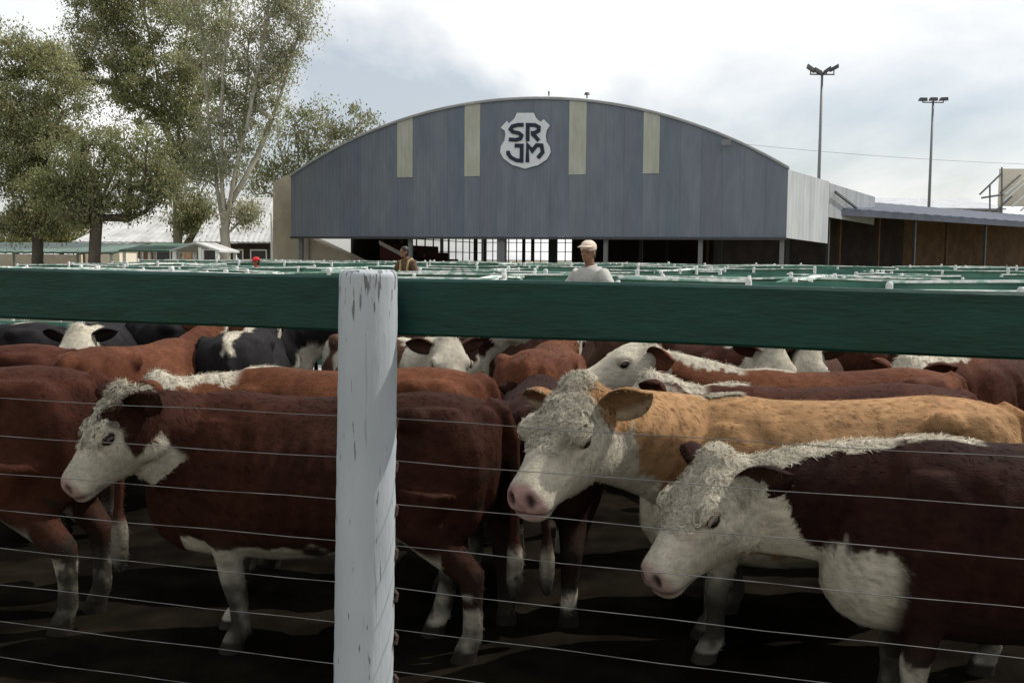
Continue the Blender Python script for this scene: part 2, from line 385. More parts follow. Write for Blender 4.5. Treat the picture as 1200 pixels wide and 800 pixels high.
    mline = np.exp(-((hl[:, 2] + .132 + .36 * (.47 - hl[:, 0])) / .009) ** 2) * sstep(.355, .385, hl[:, 0]) * (np.abs(hl[:, 1]) < .12)
    V -= (np.sign(hl[:, 1])[:, None] * Yh[None, :] * .5 + Xh[None, :] * sstep(.45, .5, hl[:, 0])[:, None]) * (.010 * mline)[:, None]
    V += 0.004 * snoise(V, seed + 5, 3.0, 3)[:, None] * np.array((.3, 1, .4))     # loose skin unevenness
    sy = np.sign(V[:, 1]) * sstep(.08, .2, np.abs(V[:, 1])); x_, z_ = V[:, 0], V[:, 2]
    dsp = -.030 * np.exp(-(((x_ + .27) / .11) ** 2 + ((z_ - 1.00) / .10) ** 2))                       # hollow in front of the hip
    dsp += .0055 * np.sin((x_ + .12 * z_) * 78 + .6 * np.sin(z_ * 9)) * sstep(-.18, -.02, x_) * sstep(.42, .28, x_) * sstep(.52, .66, z_) * sstep(1.08, .96, z_)   # ribs
    dsp += -.016 * np.exp(-(((x_ - .26 - .15 * (z_ - .8)) / .035) ** 2)) * sstep(.55, .7, z_) * sstep(1.1, 1.0, z_)    # groove behind the shoulder
    dsp += -.014 * np.exp(-(((x_ + .36 + .25 * (z_ - .8)) / .04) ** 2)) * sstep(.58, .7, z_) * sstep(.98, .85, z_)     # flank fold
    V[:, 1] += sy * dsp * (x_ < .52)
    nk = sstep(.56, .66, x_) * (hl[:, 0] < -.04); V += (np.sin(x_ * 62 + z_ * 34 + 1.5 * np.sin(z_ * 11)) * .0055 * nk)[:, None] * np.array((0, 1, 0)) * np.sign(V[:, 1] - O[1] * .5)[:, None]   # neck wrinkles
    # ---- coat colours (the animal's own markings, then dirt and shade on the legs)
    def paint(P, isear=None):
        hq = headc(P); n1_ = snoise(P, seed + 1, 2.2, 4); n2_ = snoise(P, seed + 2, 7, 3); n3_ = snoise(P, seed + 3, 1.1, 2)
        C = np.array(pat.get('coat', RED))[None, :] * (1 + .22 * n3_ + .16 * n2_)[:, None]
        dk = pat.get('dark')
        if dk is not None:
            k = sstep(-.2, .8, n3_)[:, None]; C = C * (1 - .7 * k) + np.array(dk)[None, :] * (.7 * k)
        W = np.zeros(len(P))
        dn = ((P[:, None, :] - NC[None, :, :]) ** 2).sum(2); ti = dn.argmin(1); tt = ti / 12.0
        upc = ((P - NC[ti]) * NN[ti]).sum(1)
        neck = sstep(.50, .58, P[:, 0])
        hm = sstep(-.16, -.12, hq[:, 0]) * (hq[:, 2] < .2) * (hq[:, 2] > -.36) * (np.abs(hq[:, 1]) < .2) * neck
        e = .02 * n1_ + .012 * n2_
        f = pat.get('face', 'white')
        if f == 'white': W = np.maximum(W, hm * sstep(-.085, -.060, hq[:, 0] + e * 1.5 + .10 * np.minimum(0, hq[:, 2] + .10)))
        elif f == 'blaze':
            bl = np.maximum(sstep(.0, .02, .060 + e - np.abs(hq[:, 1])) * (hq[:, 2] > -.02), sstep(.0, .025, hq[:, 0] - .125 - .35 * np.maximum(0, -hq[:, 2] - .03) + e * 1.5))
            mz = sstep(.29, .31, hq[:, 0] + e)
            jw = sstep(-.150, -.165, hq[:, 2] + e) * sstep(.0, .02, hq[:, 0] + e)
            W = np.maximum(W, hm * np.maximum(np.maximum(bl, mz), jw))
        elif f == 'fawn':
            wf = sstep(-.085, -.060, hq[:, 0] + e * 1.5 + .10 * np.minimum(0, hq[:, 2] + .10))
            patch = sstep(.0, .02, .105 - np.hypot((hq[:, 0] + .03) / .72, (hq[:, 2] + .02) / 1.35) + e) * (np.abs(hq[:, 1]) > .055)
            W = np.maximum(W, hm * wf * (1 - patch))
        c = pat.get('crest', .25)
        if c is not None:
            W = np.maximum(W, sstep(.085, .10, upc + e * 1.2 - .03 * (1 - tt)) * sstep(c - .05, c, tt + n1_ * .05) * neck * (np.abs(P[:, 1] - NC[ti][:, 1]) < .075 + e))
            W = np.maximum(W, sstep(0, .02, .055 + e - np.abs(P[:, 1])) * sstep(pat.get('crest_x', .25), pat.get('crest_x', .25) + .03, P[:, 0] + n1_ * .05) * (P[:, 2] > 1.05) * (1 - neck))
        if pat.get('dewlap', True):
            W = np.maximum(W, sstep(.0, .03, -upc - (.185 - .05 * tt) + e * 3.0) * neck * (P[:, 2] < .98))
            W = np.maximum(W, sstep(.66, .64, P[:, 2] + e * 3 + .05 * n2_ - .10 * (P[:, 0] - .6)) * sstep(.52, .56, P[:, 0] + e * 2))
        if pat.get('under', True):
            W = np.maximum(W, sstep(.52, .495, P[:, 2] + e * 2.5 - pat.get('flank', .14) * np.maximum(0, -P[:, 0] - .05)) * (P[:, 0] < .6) * (P[:, 0] > -.58) * sstep(.27, .23, np.abs(P[:, 1])))
        lg = pat.get('legs', .30)
        W = np.maximum(W, sstep(lg, lg - .04, P[:, 2] + e * 4))
        W = np.maximum(W, (P[:, 0] < -.84) * sstep(.52, .44, P[:, 2]))
        if 'extra' in pat: W = pat['extra'](P, hq, W, e, upc, tt, neck)
        wc = np.array(pat.get('white', WHITE))[None, :] * (1 + .12 * n2_ + .08 * n3_)[:, None]
        grub = (.42 * sstep(-.1, .8, n1_ + .4 * n2_))[:, None]; wc = wc * (1 - grub) + np.array((.20, .185, .14)) * grub
        if isear is not None:                                     # ears stay the coat colour, paler and pinkish inside
            C = C * .9; wi = pat.get('ear_white', 0.0); W = np.full(len(P), wi) * ((isear > .8) & (isear < .95))
            C[isear < .5] = C[isear < .5] * .55 + np.array((.03, .016, .012))
            C = C * (1 - W[:, None]) + wc * W[:, None]; return np.clip(C, .004, .8)
        C = C * (1 - W[:, None]) + wc * W[:, None]
        mz = sstep(.440, .478, hq[:, 0] + e * .8) * hm * sstep(-.150, -.135, hq[:, 2]) ; C = C * (1 - mz[:, None]) + np.array(pat.get('nose', PINK))[None, :] * mz[:, None]
        for s in (-1, 1):
            d2 = ((hq - np.array((.490, s * .042, -.062))) ** 2 / np.array((.036, .020, .027)) ** 2).sum(1); k = np.exp(-d2 ** 2)[:, None]; C = C * (1 - k) + np.array((.02, .01, .01)) * k
            d2 = ((hq - np.array((EYE[0], s * .130, EYE[2]))) ** 2 / np.array((.034, .035, .020)) ** 2).sum(1); k = .85 * np.exp(-d2 ** 2)[:, None]; C = C * (1 - k) + np.minimum(C * .6, np.array((.085, .05, .042))) * k
        ml = np.exp(-((hq[:, 2] + .132 + .36 * (.47 - hq[:, 0])) / .008) ** 2) * sstep(.355, .385, hq[:, 0]) * hm
        C = C * (1 - .75 * ml[:, None]) + np.array((.05, .03, .03)) * .75 * ml[:, None]
        hf = sstep(.085, .075, P[:, 2])[:, None]; C = C * (1 - hf) + np.array((.03, .025, .02)) * hf
        dirt = (sstep(.72, .22, P[:, 2]) * sstep(-1.1, .35, n1_) * .90 + .8 * sstep(.42, .75, n2_ * .5 + n3_ * .7) * sstep(1.0, .75, P[:, 2]) * sstep(.2, -.3, P[:, 0]))[:, None]  # real dirt, strengthened low down to put shade into the leg colour
        dirt = np.clip(dirt * 1.12, 0, .96); C = C * (1 - dirt) + np.array((.017, .0135, .010)) * dirt
        return np.clip(C, .004, .8)
    cols = paint(V)
    # ---- ears: cupped leaf shapes grown out of the side of the poll, in the same mesh
    EV, EF, EC = [], [], []; nv = len(V); nu, nw = 11, 9
    for k, s in enumerate((-1, 1)):
        rt = np.array((.005, s * .085, -.012)); d = np.array((-ear_back[k], s * 1.0, ear_up[k])); d /= np.linalg.norm(d)
        op = np.array((.75, s * (.55 + ear_cup), -.12)); op = op - d * op.dot(d); op /= np.linalg.norm(op); wd = np.cross(d, op)
        for lay in (0, 1):
            for i in range(nu):
                u = i / (nu - 1); wv = (.030 + .052 * math.sin(math.pi * min(1, u * 1.02) ** .80)) * (1 if u < .62 else math.sqrt(max(0, 1 - ((u - .62) / .385) ** 2)) )
                for j in range(nw):
                    v = 2 * j / (nw - 1) - 1
                    p = rt + d * (.205 * u + .01 * math.sin(u * 3)) + wd * (wv * v) + op * (wv * .62 * (abs(v) ** 2.2) - .030 * math.sin(math.pi * min(u, .95)) - (0.010 if lay else 0) * (1 - abs(v) ** 3)) - np.array((0, 0, .03)) * u * u
                    EV.append(H(p)); EC.append(1.0 if lay else (.9 if abs(v) > .72 or u > .9 else .2))
        b0 = nv + k * 2 * nu * nw
        for lay in (0, 1):
            for i in range(nu - 1):
                for j in range(nw - 1):
                    a = b0 + lay * nu * nw + i * nw + j; q = (a, a + 1, a + nw + 1, a + nw); EF.append(q if lay else q[::-1])
        for i in range(nu - 1):
            for j in (0, nw - 1):
                a = b0 + i * nw + j; c_ = a + nu * nw; EF.append((a, a + nw, c_ + nw, c_))
        for j in range(nw - 1):
            a = b0 + (nu - 1) * nw + j; c_ = a + nu * nw; EF.append((a, a + 1, c_ + 1, c_))
    EV = np.array(EV); EC = np.array(EC)
    V2 = np.vstack([V, EV]); F2 = np.vstack([F, np.array(EF)]); C2 = np.vstack([cols, paint(EV, EC)])
    me = arr_mesh('body', V2, F2, True, C2)
    body = put('body', me, 'coat', root)
    # ---- eyes
    for s in (-1, 1):
        eb = MB(); eb.ball((0, 0, 0), np.array((.029, .018, .0225)) * hscale, 12, 8, rot=Rh); e_ = eb.build('eye', 'eye', root, True); e_.location = H((EYE[0], s * .1275, EYE[2]))
        lb = MB(); arc = [H((EYE[0] + .034 * math.cos(a), s * (.1335 + .009 * math.sin(a)), EYE[2] + .0205 * math.sin(a) * (1 if a < math.pi else .85))) for a in np.linspace(-.1, math.pi + .1, 9)]
        lb.tube(arc, [.004, .006, .0075, .0085, .0085, .0085, .0075, .006, .004], 6); l_ = lb.build('eyelid', 'eyelid' if pat.get('face', 'white') in ('white', 'fawn') else 'eyelid_dark', root, True)
    # ---- hair
    if hair or curls:
        tri = F2; a = V2[tri[:, 0]]; b = V2[tri[:, 1]]; c = V2[tri[:, 2]]; dd = V2[tri[:, 3]]
        nn = np.cross(c - a, dd - b); ar = np.linalg.norm(nn, axis=1) + 1e-12; nn = nn / ar[:, None]
        cen = (a + b + c + dd) / 4; hc = headc(cen); fc = C2[tri].mean(1); isE = tri[:, 0] >= nv
        HV, HF, HC = [], [], []; base = 0
        def strands(idx, length, width, flow, lift, nseg=2, curl=0.0, jitter=.25, bright=(.72, 1.3), clump=1):
            nonlocal base
            n = len(idx)
            if clump > 1: nc = max(1, n // clump); idx = np.repeat(idx[:nc], clump); n = len(idx)
            RP = (lambda x: np.repeat(x, clump, 0)) if clump > 1 else (lambda x: x); m0 = n // clump
            w4 = RP(rng.dirichlet((1, 1, 1, 1), m0))
            root_ = a[idx] * w4[:, :1] + b[idx] * w4[:, 1:2] + c[idx] * w4[:, 2:3] + dd[idx] * w4[:, 3:]
            N_ = nn[idx]; fl = flow[idx] + RP(rng.normal(0, jitter, (m0, 3))) + (rng.normal(0, .10, (n, 3)) if clump > 1 else 0); fl -= N_ * (fl * N_).sum(1)[:, None]; fl /= np.linalg.norm(fl, axis=1)[:, None] + 1e-9
            sd = np.cross(N_, fl); ln = length * RP(rng.uniform(.6, 1.3, m0))[:, None]; wd = width * rng.uniform(.7, 1.3, n)[:, None]
            ph0 = RP(rng.uniform(0, 6.28, m0))[:, None] + (rng.normal(0, .22, (n, 1)) if clump > 1 else 0); sg = RP(rng.choice((-1, 1), m0))[:, None]
            if clump > 1: root_ = root_ + rng.normal(0, .0028, (n, 3))
            pts = []
            for k in range(nseg + 1):
                t = k / nseg
                if curl:
                    an = ph0 + sg * t * 5.5; rr = curl * (.5 + .5 * t)
                    p = root_ + fl * ln * t * .45 + N_ * (lift * ln * (t - .35 * t * t) + .004 * t) + (fl * np.cos(an) + sd * np.sin(an)) * rr - (fl * np.cos(ph0) + sd * np.sin(ph0)) * curl * .5
                else: p = root_ + fl * ln * t + N_ * ln * (lift * t - lift * .55 * t * t) - N_ * .002 * (1 - t)
                pts.append(p)
            vs = []
            for k in range(nseg + 1):
                tg = pts[min(k + 1, nseg)] - pts[max(k - 1, 0)]; sdk = np.cross(N_, tg); sdk /= np.linalg.norm(sdk, axis=1)[:, None] + 1e-9
                ww = wd * (1 - .85 * (k / nseg) ** 1.5)
                vs += [pts[k] - sdk * ww / 2, pts[k] + sdk * ww / 2]
            m_ = 2 * (nseg + 1); A = np.stack(vs, 1).reshape(-1, 3); HV.append(A)
            st_ = base + np.arange(n)[:, None] * m_
            for k in range(nseg): HF.append(np.concatenate([st_ + 2 * k, st_ + 2 * k + 1, st_ + 2 * k + 3, st_ + 2 * k + 2], 1))
            cc = fc[idx] * RP(rng.uniform(bright[0], bright[1], (m0, 1))); HC.append(np.repeat(cc, m_, 0)); base += n * m_
        def pick(mask, n):
            p = ar * mask; p = p / p.sum(); return rng.choice(len(p), n, p=p)
        flow = np.tile(np.array((-1, 0, -.55)), (len(cen), 1)); onhead = (hc[:, 0] > -.06) & (cen[:, 0] > .6) & (hc[:, 2] > -.3)
        flow[onhead] = -Xh * .5 + np.array((0, 0, -.8)); flow[isE] = (H((0, .01, 0)) - H((0, 0, 0)))[None, :] * np.sign(hc[isE][:, 1:2]) * 60
        facef = (hc[:, 0] > .30) & onhead; eyez = np.zeros(len(cen), bool)
        for s in (-1, 1): eyez |= (((hc - np.array((EYE[0], s * .13, EYE[2]))) ** 2 / np.array((.05, .06, .036)) ** 2).sum(1) < 1)
        ok = (~facef) & (~eyez) & (cen[:, 2] > .10)
        if hair:
            strands(pick(ok & ~isE, int(hair * .86)), .027 if voxel < .016 else .030, .0026 if voxel < .016 else .005, flow, .20, clump=4 if voxel < .016 else 1, bright=(.80, 1.25))
            white = fc.sum(1) > .9
            if (white & ok & (nn[:, 2] > .25) & (cen[:, 2] > .9) & ~onhead).sum() > 20: strands(pick(white & ok & (nn[:, 2] > .25) & (cen[:, 2] > .9) & ~onhead, int(hair * .06)), .034, .0036, flow, .6, 3, jitter=.6)
            strands(pick(isE, int(hair * .03)), .026, .0026, flow, .55)
            strands(pick((hc[:, 0] > -.07) & (hc[:, 0] < .03) & (hc[:, 2] > .02) & onhead & ~isE, int(hair * .03) + 20), .038, .0034, flow, .7, 3, jitter=.8)
        if curls:
            strands(pick(onhead & ~isE & ~eyez & (hc[:, 0] > .27) & (hc[:, 0] < .445), 2600), .013, .0020, flow, .30, 2, jitter=.35, bright=(.78, 1.2))
            strands(pick(onhead & ~isE & ~eyez & (hc[:, 0] < .30) & (hc[:, 2] < .0), 3000), .018, .0024, flow, .25, 2, jitter=.5, bright=(.72, 1.2), clump=3)
            fz = ok & onhead & ~isE & (hc[:, 0] > -.05) & (hc[:, 0] < .31) & (hc[:, 2] > .022 - .16 * np.maximum(0, hc[:, 0] - .15) - .09 * (hc[:, 0] < .05))
            strands(pick(fz, curls), .026, .0034, flow, .25, 7, curl=.0120, jitter=.9, bright=(.66, 1.22), clump=8)
            fz = ok & onhead & ~isE & (hc[:, 0] > -.05) & (hc[:, 0] < .10) & (hc[:, 2] > .015)
            strands(pick(fz, curls // 3), .034, .0034, flow, .45, 7, curl=.013, jitter=.9, bright=(.7, 1.25), clump=8)
        hm_ = arr_mesh('coat_hair', np.vstack(HV), np.vstack(HF), True, np.clip(np.vstack(HC), .004, .85))
        tag(put('coat_hair', hm_, 'hair', root), kind='stuff')
    return root

def cow_at(label, px, depth, heading, scale=1.0, head=None, **kw):
    """px = photo column of the middle of the trunk; head = (px, py, depth) of the poll"""
    p = at(px, 400, depth); loc = (p.x, p.y)
    if head is not None:
        q = at(*head); a = math.radians(heading); d = Vector((q.x - loc[0], q.y - loc[1]))
        kw['poll'] = ((d.x * math.cos(a) + d.y * math.sin(a)) / scale, (-d.x * math.sin(a) + d.y * math.cos(a)) / scale, q.z / scale)
    return make_cow(label, loc, heading, scale, **kw)
# ------------------------------------------------------------------ the ground
def sheet(name, x0, x1, y0, y1, z, m, nx=1, ny=1, amp=0.0, rot=0.0, org=(0, 0)):
    gx = np.linspace(x0, x1, nx + 1); gy = np.linspace(y0, y1, ny + 1); X, Y = np.meshgrid(gx, gy)
    P = np.stack([X.ravel(), Y.ravel(), np.full(X.size, z)], 1)
    if amp: P[:, 2] += amp * (snoise(P, 91, 1.1, 4) * .5 - .5)
    c, s = math.cos(rot), math.sin(rot); P[:, :2] = np.stack([P[:, 0] * c - P[:, 1] * s + org[0], P[:, 0] * s + P[:, 1] * c + org[1]], 1)
    i = np.arange(nx * ny); a = (i // nx) * (nx + 1) + i % nx
    return tag(put(name, arr_mesh(name, P, np.stack([a, a + 1, a + nx + 2, a + nx + 1], 1), bool(amp)), m), kind='structure')
TH = math.radians(-16.3)                        # the yard's grid: u runs right and nearer, v runs away
UX = Vector((math.cos(TH), math.sin(TH), 0)); VX = Vector((-math.sin(TH), math.cos(TH), 0))
F0 = Vector((-0.446, 3.473, 0))                   # foot of the white post's rail line
def uv(u, v, z=0.0): return F0 + UX * u + VX * v + Vector((0, 0, z))
sheet('ground', -2500, 2500, -400, 4000, -0.012, 'dirt')
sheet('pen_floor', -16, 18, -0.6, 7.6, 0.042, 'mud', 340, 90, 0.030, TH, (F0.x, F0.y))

# ------------------------------------------------------------------ the near fence
fence = empty('stock_fence', uv(0, 0)); fence.rotation_euler = (0, 0, TH)
tag(fence, 'wire stock fence with broad dark green top rail on a chipped white post', 'fence')
def fence_mesh_rail(u0, u1, z0a, z0b, h0, h1):
    mb = MB(); n = 24; rings = []
    for i in range(n + 1):
        t = i / n; u = u0 + (u1 - u0) * t; zt = z0a + (z0b - z0a) * t + .0025 * math.sin(u * 2.1); h = h0 + (h1 - h0) * t + .002 * math.sin(u * 3.7 + 1)
        c = .009; w = .030 + .001 * math.sin(u * 5)
        rings.append([(u, -w + c, zt), (u, -w, zt - c), (u, -w, zt - h + c), (u, -w + c, zt - h), (u, w - c, zt - h), (u, w, zt - h + c), (u, w, zt - c), (u, w - c, zt)])
    mb.loft(rings); return mb
# rail top about 4-7 cm below the camera, sinking a little to the right
fence_mesh_rail(-7.2, -0.004, 1.745, 1.694, .190, .190).build('rail', 'rail_green', fence)
fence_mesh_rail(0.004, 6.2, 1.686, 1.648, .188, .192).build('rail', 'rail_green', fence)
pr = np.random.default_rng(3)
for (u, top, rad) in ((0.0, 1.713, .094), (-3.75, 1.75, .09), (3.9, 1.68, .092)):
    mb = MB(); rings = []; nseg = 30
    for i, z in enumerate(np.concatenate([np.linspace(-.02, top - .05, 40), top - np.array((.034, .026, .0235, .022, .0205, .017, .012, .008, .0045, .002, 0))])):
        r_ = rad * (1.07 - .06 * z / top) * (1 - .13 * max(0, (z - top + .022) / .022) ** 2.5)
        rings.append([((r_ + .0022 * math.sin(3 * 6.283 * k / nseg + z * 1.3) + (.0012 if z < top - .08 else 0) * pr.normal()) * math.cos(6.283 * k / nseg) + .018 * (z - 1) , (r_ + (.0012 if z < top - .08 else 0) * pr.normal()) * math.sin(6.283 * k / nseg) - .030 - rad * 1.03,
                       z + (.0015 * pr.normal() if z >= top - .003 else 0)) for k in range(nseg)])
    mb.loft(rings); mb.build('post', 'post', fence, True).location = (u, 0, 0)
WZ = [1.752 - .545 - .1465 * k for k in range(0, 9)]
for k, z in enumerate(WZ):
    mb = MB(); us = np.concatenate([np.linspace(-7.2, -3.75, 8), np.linspace(-3.3, 3.6, 22), np.linspace(3.9, 6.2, 5)])
    mb.tube([(u, -.022 + (.004 if k % 2 else -.002), z + .012 - .010 * (u + 3.75) / 7.6 - .010 * (1 - (((u % 3.8) / 1.9) - 1) ** 2) + .0025 * math.sin(u * 7 + k * 2)) for u in us], .00135, 6)
    mb.build('wire', 'wire', fence, True)
    for u in (0.0,):
        sb = MB(); zz = z + .004
        for dx_ in (0.0,):
            sb.tube([(u + .083, -.085, zz - .018), (u + .100, -.105, zz - .012), (u + .102, -.100, zz + .010), (u + .085, -.085, zz + .018)], .0055, 5)
        sb.build('staple', 'rust', fence)

# ------------------------------------------------------------------ the pens beyond
POST_ME = {}
def far_post_mesh(key):
    if key not in POST_ME:
        r = np.random.default_rng(100 + key); mb = MB(); top = 1.0; rings = []
        for z, f in ((-.01, 1.05), (.5, 1.0), (.96, .97), (.985, .9), (1.0, .6)):
            rings.append([((.045 * f + .003 * r.normal()) * math.cos(6.283 * k / 9), (.045 * f + .003 * r.normal()) * math.sin(6.283 * k / 9), z) for k in range(9)])
        mb.loft(rings); POST_ME[key] = mb.mesh('post', True); POST_ME[key].materials.append(MT['post_far'])
    return POST_ME[key]
def pen_fence(label, u0, v0, u1, v1, h, seed, step=1.75, cap=True):
    r = np.random.default_rng(seed); a = uv(u0, v0); b = uv(u1, v1); d = b - a; L = d.length; root = empty('pen_fence', a, math.atan2(d.y, d.x))
    tag(root, label, 'fence', 'green fences of the pens beyond')
    n = max(1, round(L / step)); hs = [h + r.uniform(-.035, .035) for _ in range(n + 1)]
    for i in range(n + 1):
        p = bpy.data.objects.new('post', far_post_mesh(int(r.integers(4)))); COL.objects.link(p); p.parent = root
        p.location = (L * i / n, -.11, 0); p.scale = (r.uniform(.75, 1.25), r.uniform(.75, 1.25), hs[i] + r.choice((-.03, .0, .03, .05, .08))); p.rotation_euler = (r.normal() * .01, r.normal() * .012, r.uniform(0, 6))
    for i in range(n):                                            # boards span post to post
        x0, x1 = L * i / n + .004, L * (i + 1) / n - .004
        for lv, (dz, hh) in enumerate(((0, .13), (.40, .14), (.85, .14))):
            z0, z1 = hs[i] - dz - .01, hs[i + 1] - dz - .01; mb = MB()
            mb.hexa([(x0, -.03, z0 - hh), (x1, -.03, z1 - hh), (x1, .02, z1 - hh), (x0, .02, z0 - hh), (x0, -.03, z0), (x1, -.03, z1), (x1, .02, z1), (x0, .02, z0)])
            mb.build('board', 'pen_green', root)
        if cap and r.random() > .22:
            z0, z1 = hs[i] + .012, hs[i + 1] + .012; mb = MB(); mb.hexa([(x0, -.10, z0 - .03), (x1, -.10, z1 - .03), (x1, .09, z1 - .03), (x0, .09, z0 - .03), (x0, -.10, z0), (x1, -.10, z1), (x1, .09, z1), (x0, .09, z0)])
            mb.build('cap_board', 'pen_cap', root)
    return root
pen_label = 'green board fence with whitewashed post tops in the pens between cattle and shed'
rows = [(7.75, 1.49), (10.6, 1.52), (15.0, 1.47), (18.0, 1.46), (21.0, 1.50), (25.0, 1.51), (28.5, 1.58), (31.5, 1.63), (35.0, 1.64), (39.0, 1.66)]
ORD = ['first', 'second', 'third', 'fourth', 'fifth', 'sixth', 'seventh', 'eighth', 'ninth', 'tenth', 'eleventh', 'twelfth']
for i, (v, h) in enumerate(rows): pen_fence('green cross-running pen fence with white post tops, %s row behind the cattle' % ORD[i], -13 - v * .35, v, 17 + v * .25, v, h, 300 + i)
for i, (va, vb, h) in enumerate(((10.75, 17.85, 1.49), (21.15, 28.35, 1.53), (31.65, 38.85, 1.63))):
    for j in range(8 + i):
        u = -14 - i * 3 + j * 4.9 + (j * 37 % 11) * .12; pen_fence('green pen divider running away from the camera, %s from left in the %s block' % (ORD[j], ('near', 'middle', 'far')[i]), u, va, u + (j * 53 % 7 - 3) * .45, vb, h - .01 * (j % 3), 400 + i * 20 + j)
pen_fence('green side fence closing the cattle pen on the left', -15.9, -.5, -15.9, 7.6, 1.6, 480); pen_fence('green side fence closing the cattle pen on the right', 17.6, -.5, 17.6, 7.6, 1.6, 481)
for (v0, v1) in ((7.95, 10.4), (18.2, 20.8)):
    mb = MB(); mb.box(-20, 24, v0, v1, -.01, .21); o = mb.build('walkway', 'concrete'); o.location = F0; o.rotation_euler = (0, 0, TH); tag(o, kind='structure')

# ------------------------------------------------------------------ the big shed
MT['facade'] = mat('facade_blue_grey_sheet', (0.132, 0.155, 0.195), 0.55, noise=0.12, nscale=0.8, color2=(0.160, 0.184, 0.220), spec=0.35, stretch=(1, 1, .25))
MT['facade_b'] = mat('facade_blue_grey_sheet_b', (0.142, 0.165, 0.204), 0.55, noise=0.12, nscale=0.8, color2=(0.165, 0.186, 0.215), spec=0.35, stretch=(1, 1, .25))
MT['facade_c'] = mat('facade_grey_sheet', (0.145, 0.160, 0.198), 0.55, noise=0.12, nscale=0.8, color2=(0.122, 0.152, 0.198), spec=0.35, stretch=(1, 1, .25))
MT['strip'] = mat('translucent_sheet', (0.385, 0.385, 0.325), 0.5, noise=0.10, nscale=1.2, color2=(0.43, 0.43, 0.385), spec=0.35, stretch=(1, 1, .4))
MT['roof_white'] = mat('roof_white_sheet', (0.50, 0.50, 0.49), 0.55, noise=0.12, nscale=0.6, color2=(0.36, 0.355, 0.34), spec=0.25)
MT['curtain'] = mat('pale_side_sheet', (0.42, 0.44, 0.455), 0.5, noise=0.1, nscale=0.7, color2=(0.35, 0.365, 0.385), spec=0.3, stretch=(1, 1, .3))
MT['grey_sheet'] = mat('grey_side_sheet', (0.30, 0.32, 0.345), 0.5, noise=0.12, nscale=0.7, color2=(0.25, 0.265, 0.285), stretch=(1, 1, .3))
MT['steel'] = mat('dark_steel', (0.045, 0.045, 0.048), 0.5, noise=0.2, nscale=2, spec=0.4)
MT['pole'] = mat('galvanised_pole', (0.16, 0.165, 0.17), 0.5, noise=0.1, nscale=2, spec=0.4)
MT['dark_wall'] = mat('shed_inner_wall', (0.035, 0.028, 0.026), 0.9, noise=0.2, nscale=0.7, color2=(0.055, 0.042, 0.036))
MT['brown_wall'] = mat('brown_brick_wall', (0.13, 0.08, 0.04), 0.9, noise=0.2, nscale=1.0, color2=(0.18, 0.11, 0.06))
MT['tan_wall'] = mat('tan_render', (0.56, 0.49, 0.39), 0.9, noise=0.12, nscale=0.6, color2=(0.48, 0.42, 0.335), bump=.2, bscale=4)
MT['cream'] = mat('cream_paint', (0.70, 0.64, 0.52), 0.8, noise=0.1, nscale=1.5)
MT['white_paint'] = mat('white_paint', (0.72, 0.72, 0.70), 0.6, noise=0.1, nscale=2)
MT['green_roof'] = mat('green_roof_sheet', (0.06, 0.125, 0.095), 0.5, noise=0.2, nscale=0.5, color2=(0.09, 0.155, 0.12), spec=.35)
MT['emblem'] = mat('emblem_pale', (0.68, 0.70, 0.74), 0.6, noise=0.06, nscale=2)
MT['emblem_ink'] = mat('emblem_dark', (0.018, 0.026, 0.045), 0.6)
MT['bleacher'] = mat('bleacher_red', (0.10, 0.035, 0.035), 0.8, noise=0.2, nscale=2)
MT['blue_roof'] = mat('blue_grey_roof', (0.070, 0.080, 0.105), 0.6, noise=0.12, nscale=.6, color2=(0.09, 0.10, 0.13), spec=.15)
MT['lamp_glass'] = mat('lamp_glass', (0.5, 0.5, 0.5), 0.15, spec=.6)

CR = Vector((13.8, 52.0, 0)); fw = 27.8                          # right foot of the facade, and its width
SHX = -UX                                                        # runs left along the facade
hall = empty('arched_shed', CR + SHX * fw); hall.rotation_euler = (0, 0, TH)   # local x right along the facade, y away
tag(hall, 'big arched shed with blue-grey sheet front and shield emblem behind the pens', 'shed')
Rr = 26.7; SOF = 3.03
def arch(x): d = x - fw / 2; return 10.42 - Rr + math.sqrt(Rr * Rr - d * d)
strips = {}
def fx(px):                                                       # photo column -> facade x
    s = (px - 600) / FPX; t = (13.8 - s * 52) / (math.cos(TH) + s * math.sin(-TH)); return fw - t
SX = [(fx(465), fx(483)), (fx(543), fx(561)), (fx(664), fx(684)), (fx(750), fx(769))]
edges = [0.0]
for a, b in SX: edges += [a, b]
edges.append(fw); cuts = []
for k in range(len(edges) - 1):
    a, b = edges[k], edges[k + 1]; n = max(1, round((b - a) / 1.05)); cuts += [(a + (b - a) * i / n, a + (b - a) * (i + 1) / n, k % 2 == 1) for i in range(n)]
def sheet_panel(x0, x1, zb, zt, m, yb=0.0, name='sheet_panel', ribs=5, par=hall):
    mb = MB(); n = ribs * 4; xs = [x0 + .003 + (x1 - x0 - .006) * i / n for i in range(n + 1)]
    prof = [0, .007, .007, 0]
    fr = [(x, yb - prof[i % 4], zt(x)) for i, x in enumerate(xs)]; fb = [(x, yb - prof[i % 4], zb) for i, x in enumerate(xs)]
    bk = [(x, yb + .03, zt(x)) for x in xs]; bb = [(x, yb + .03, zb) for x in xs]; o = len(xs)
    V_ = fb + fr + bb + bk; Fq = []
    for i in range(n):
        Fq += [(i, i + 1, o + i + 1, o + i), (2 * o + i + 1, 2 * o + i, 3 * o + i, 3 * o + i + 1), (o + i, o + i + 1, 3 * o + i + 1, 3 * o + i), (i + 1, i, 2 * o + i, 2 * o + i + 1)]
    Fq += [(0, o, 3 * o, 2 * o), (n, 2 * o + n, 3 * o + n, o + n)]
    mb.add(V_, Fq); return mb.build(name, m, par)
fr_ = random.Random(5)
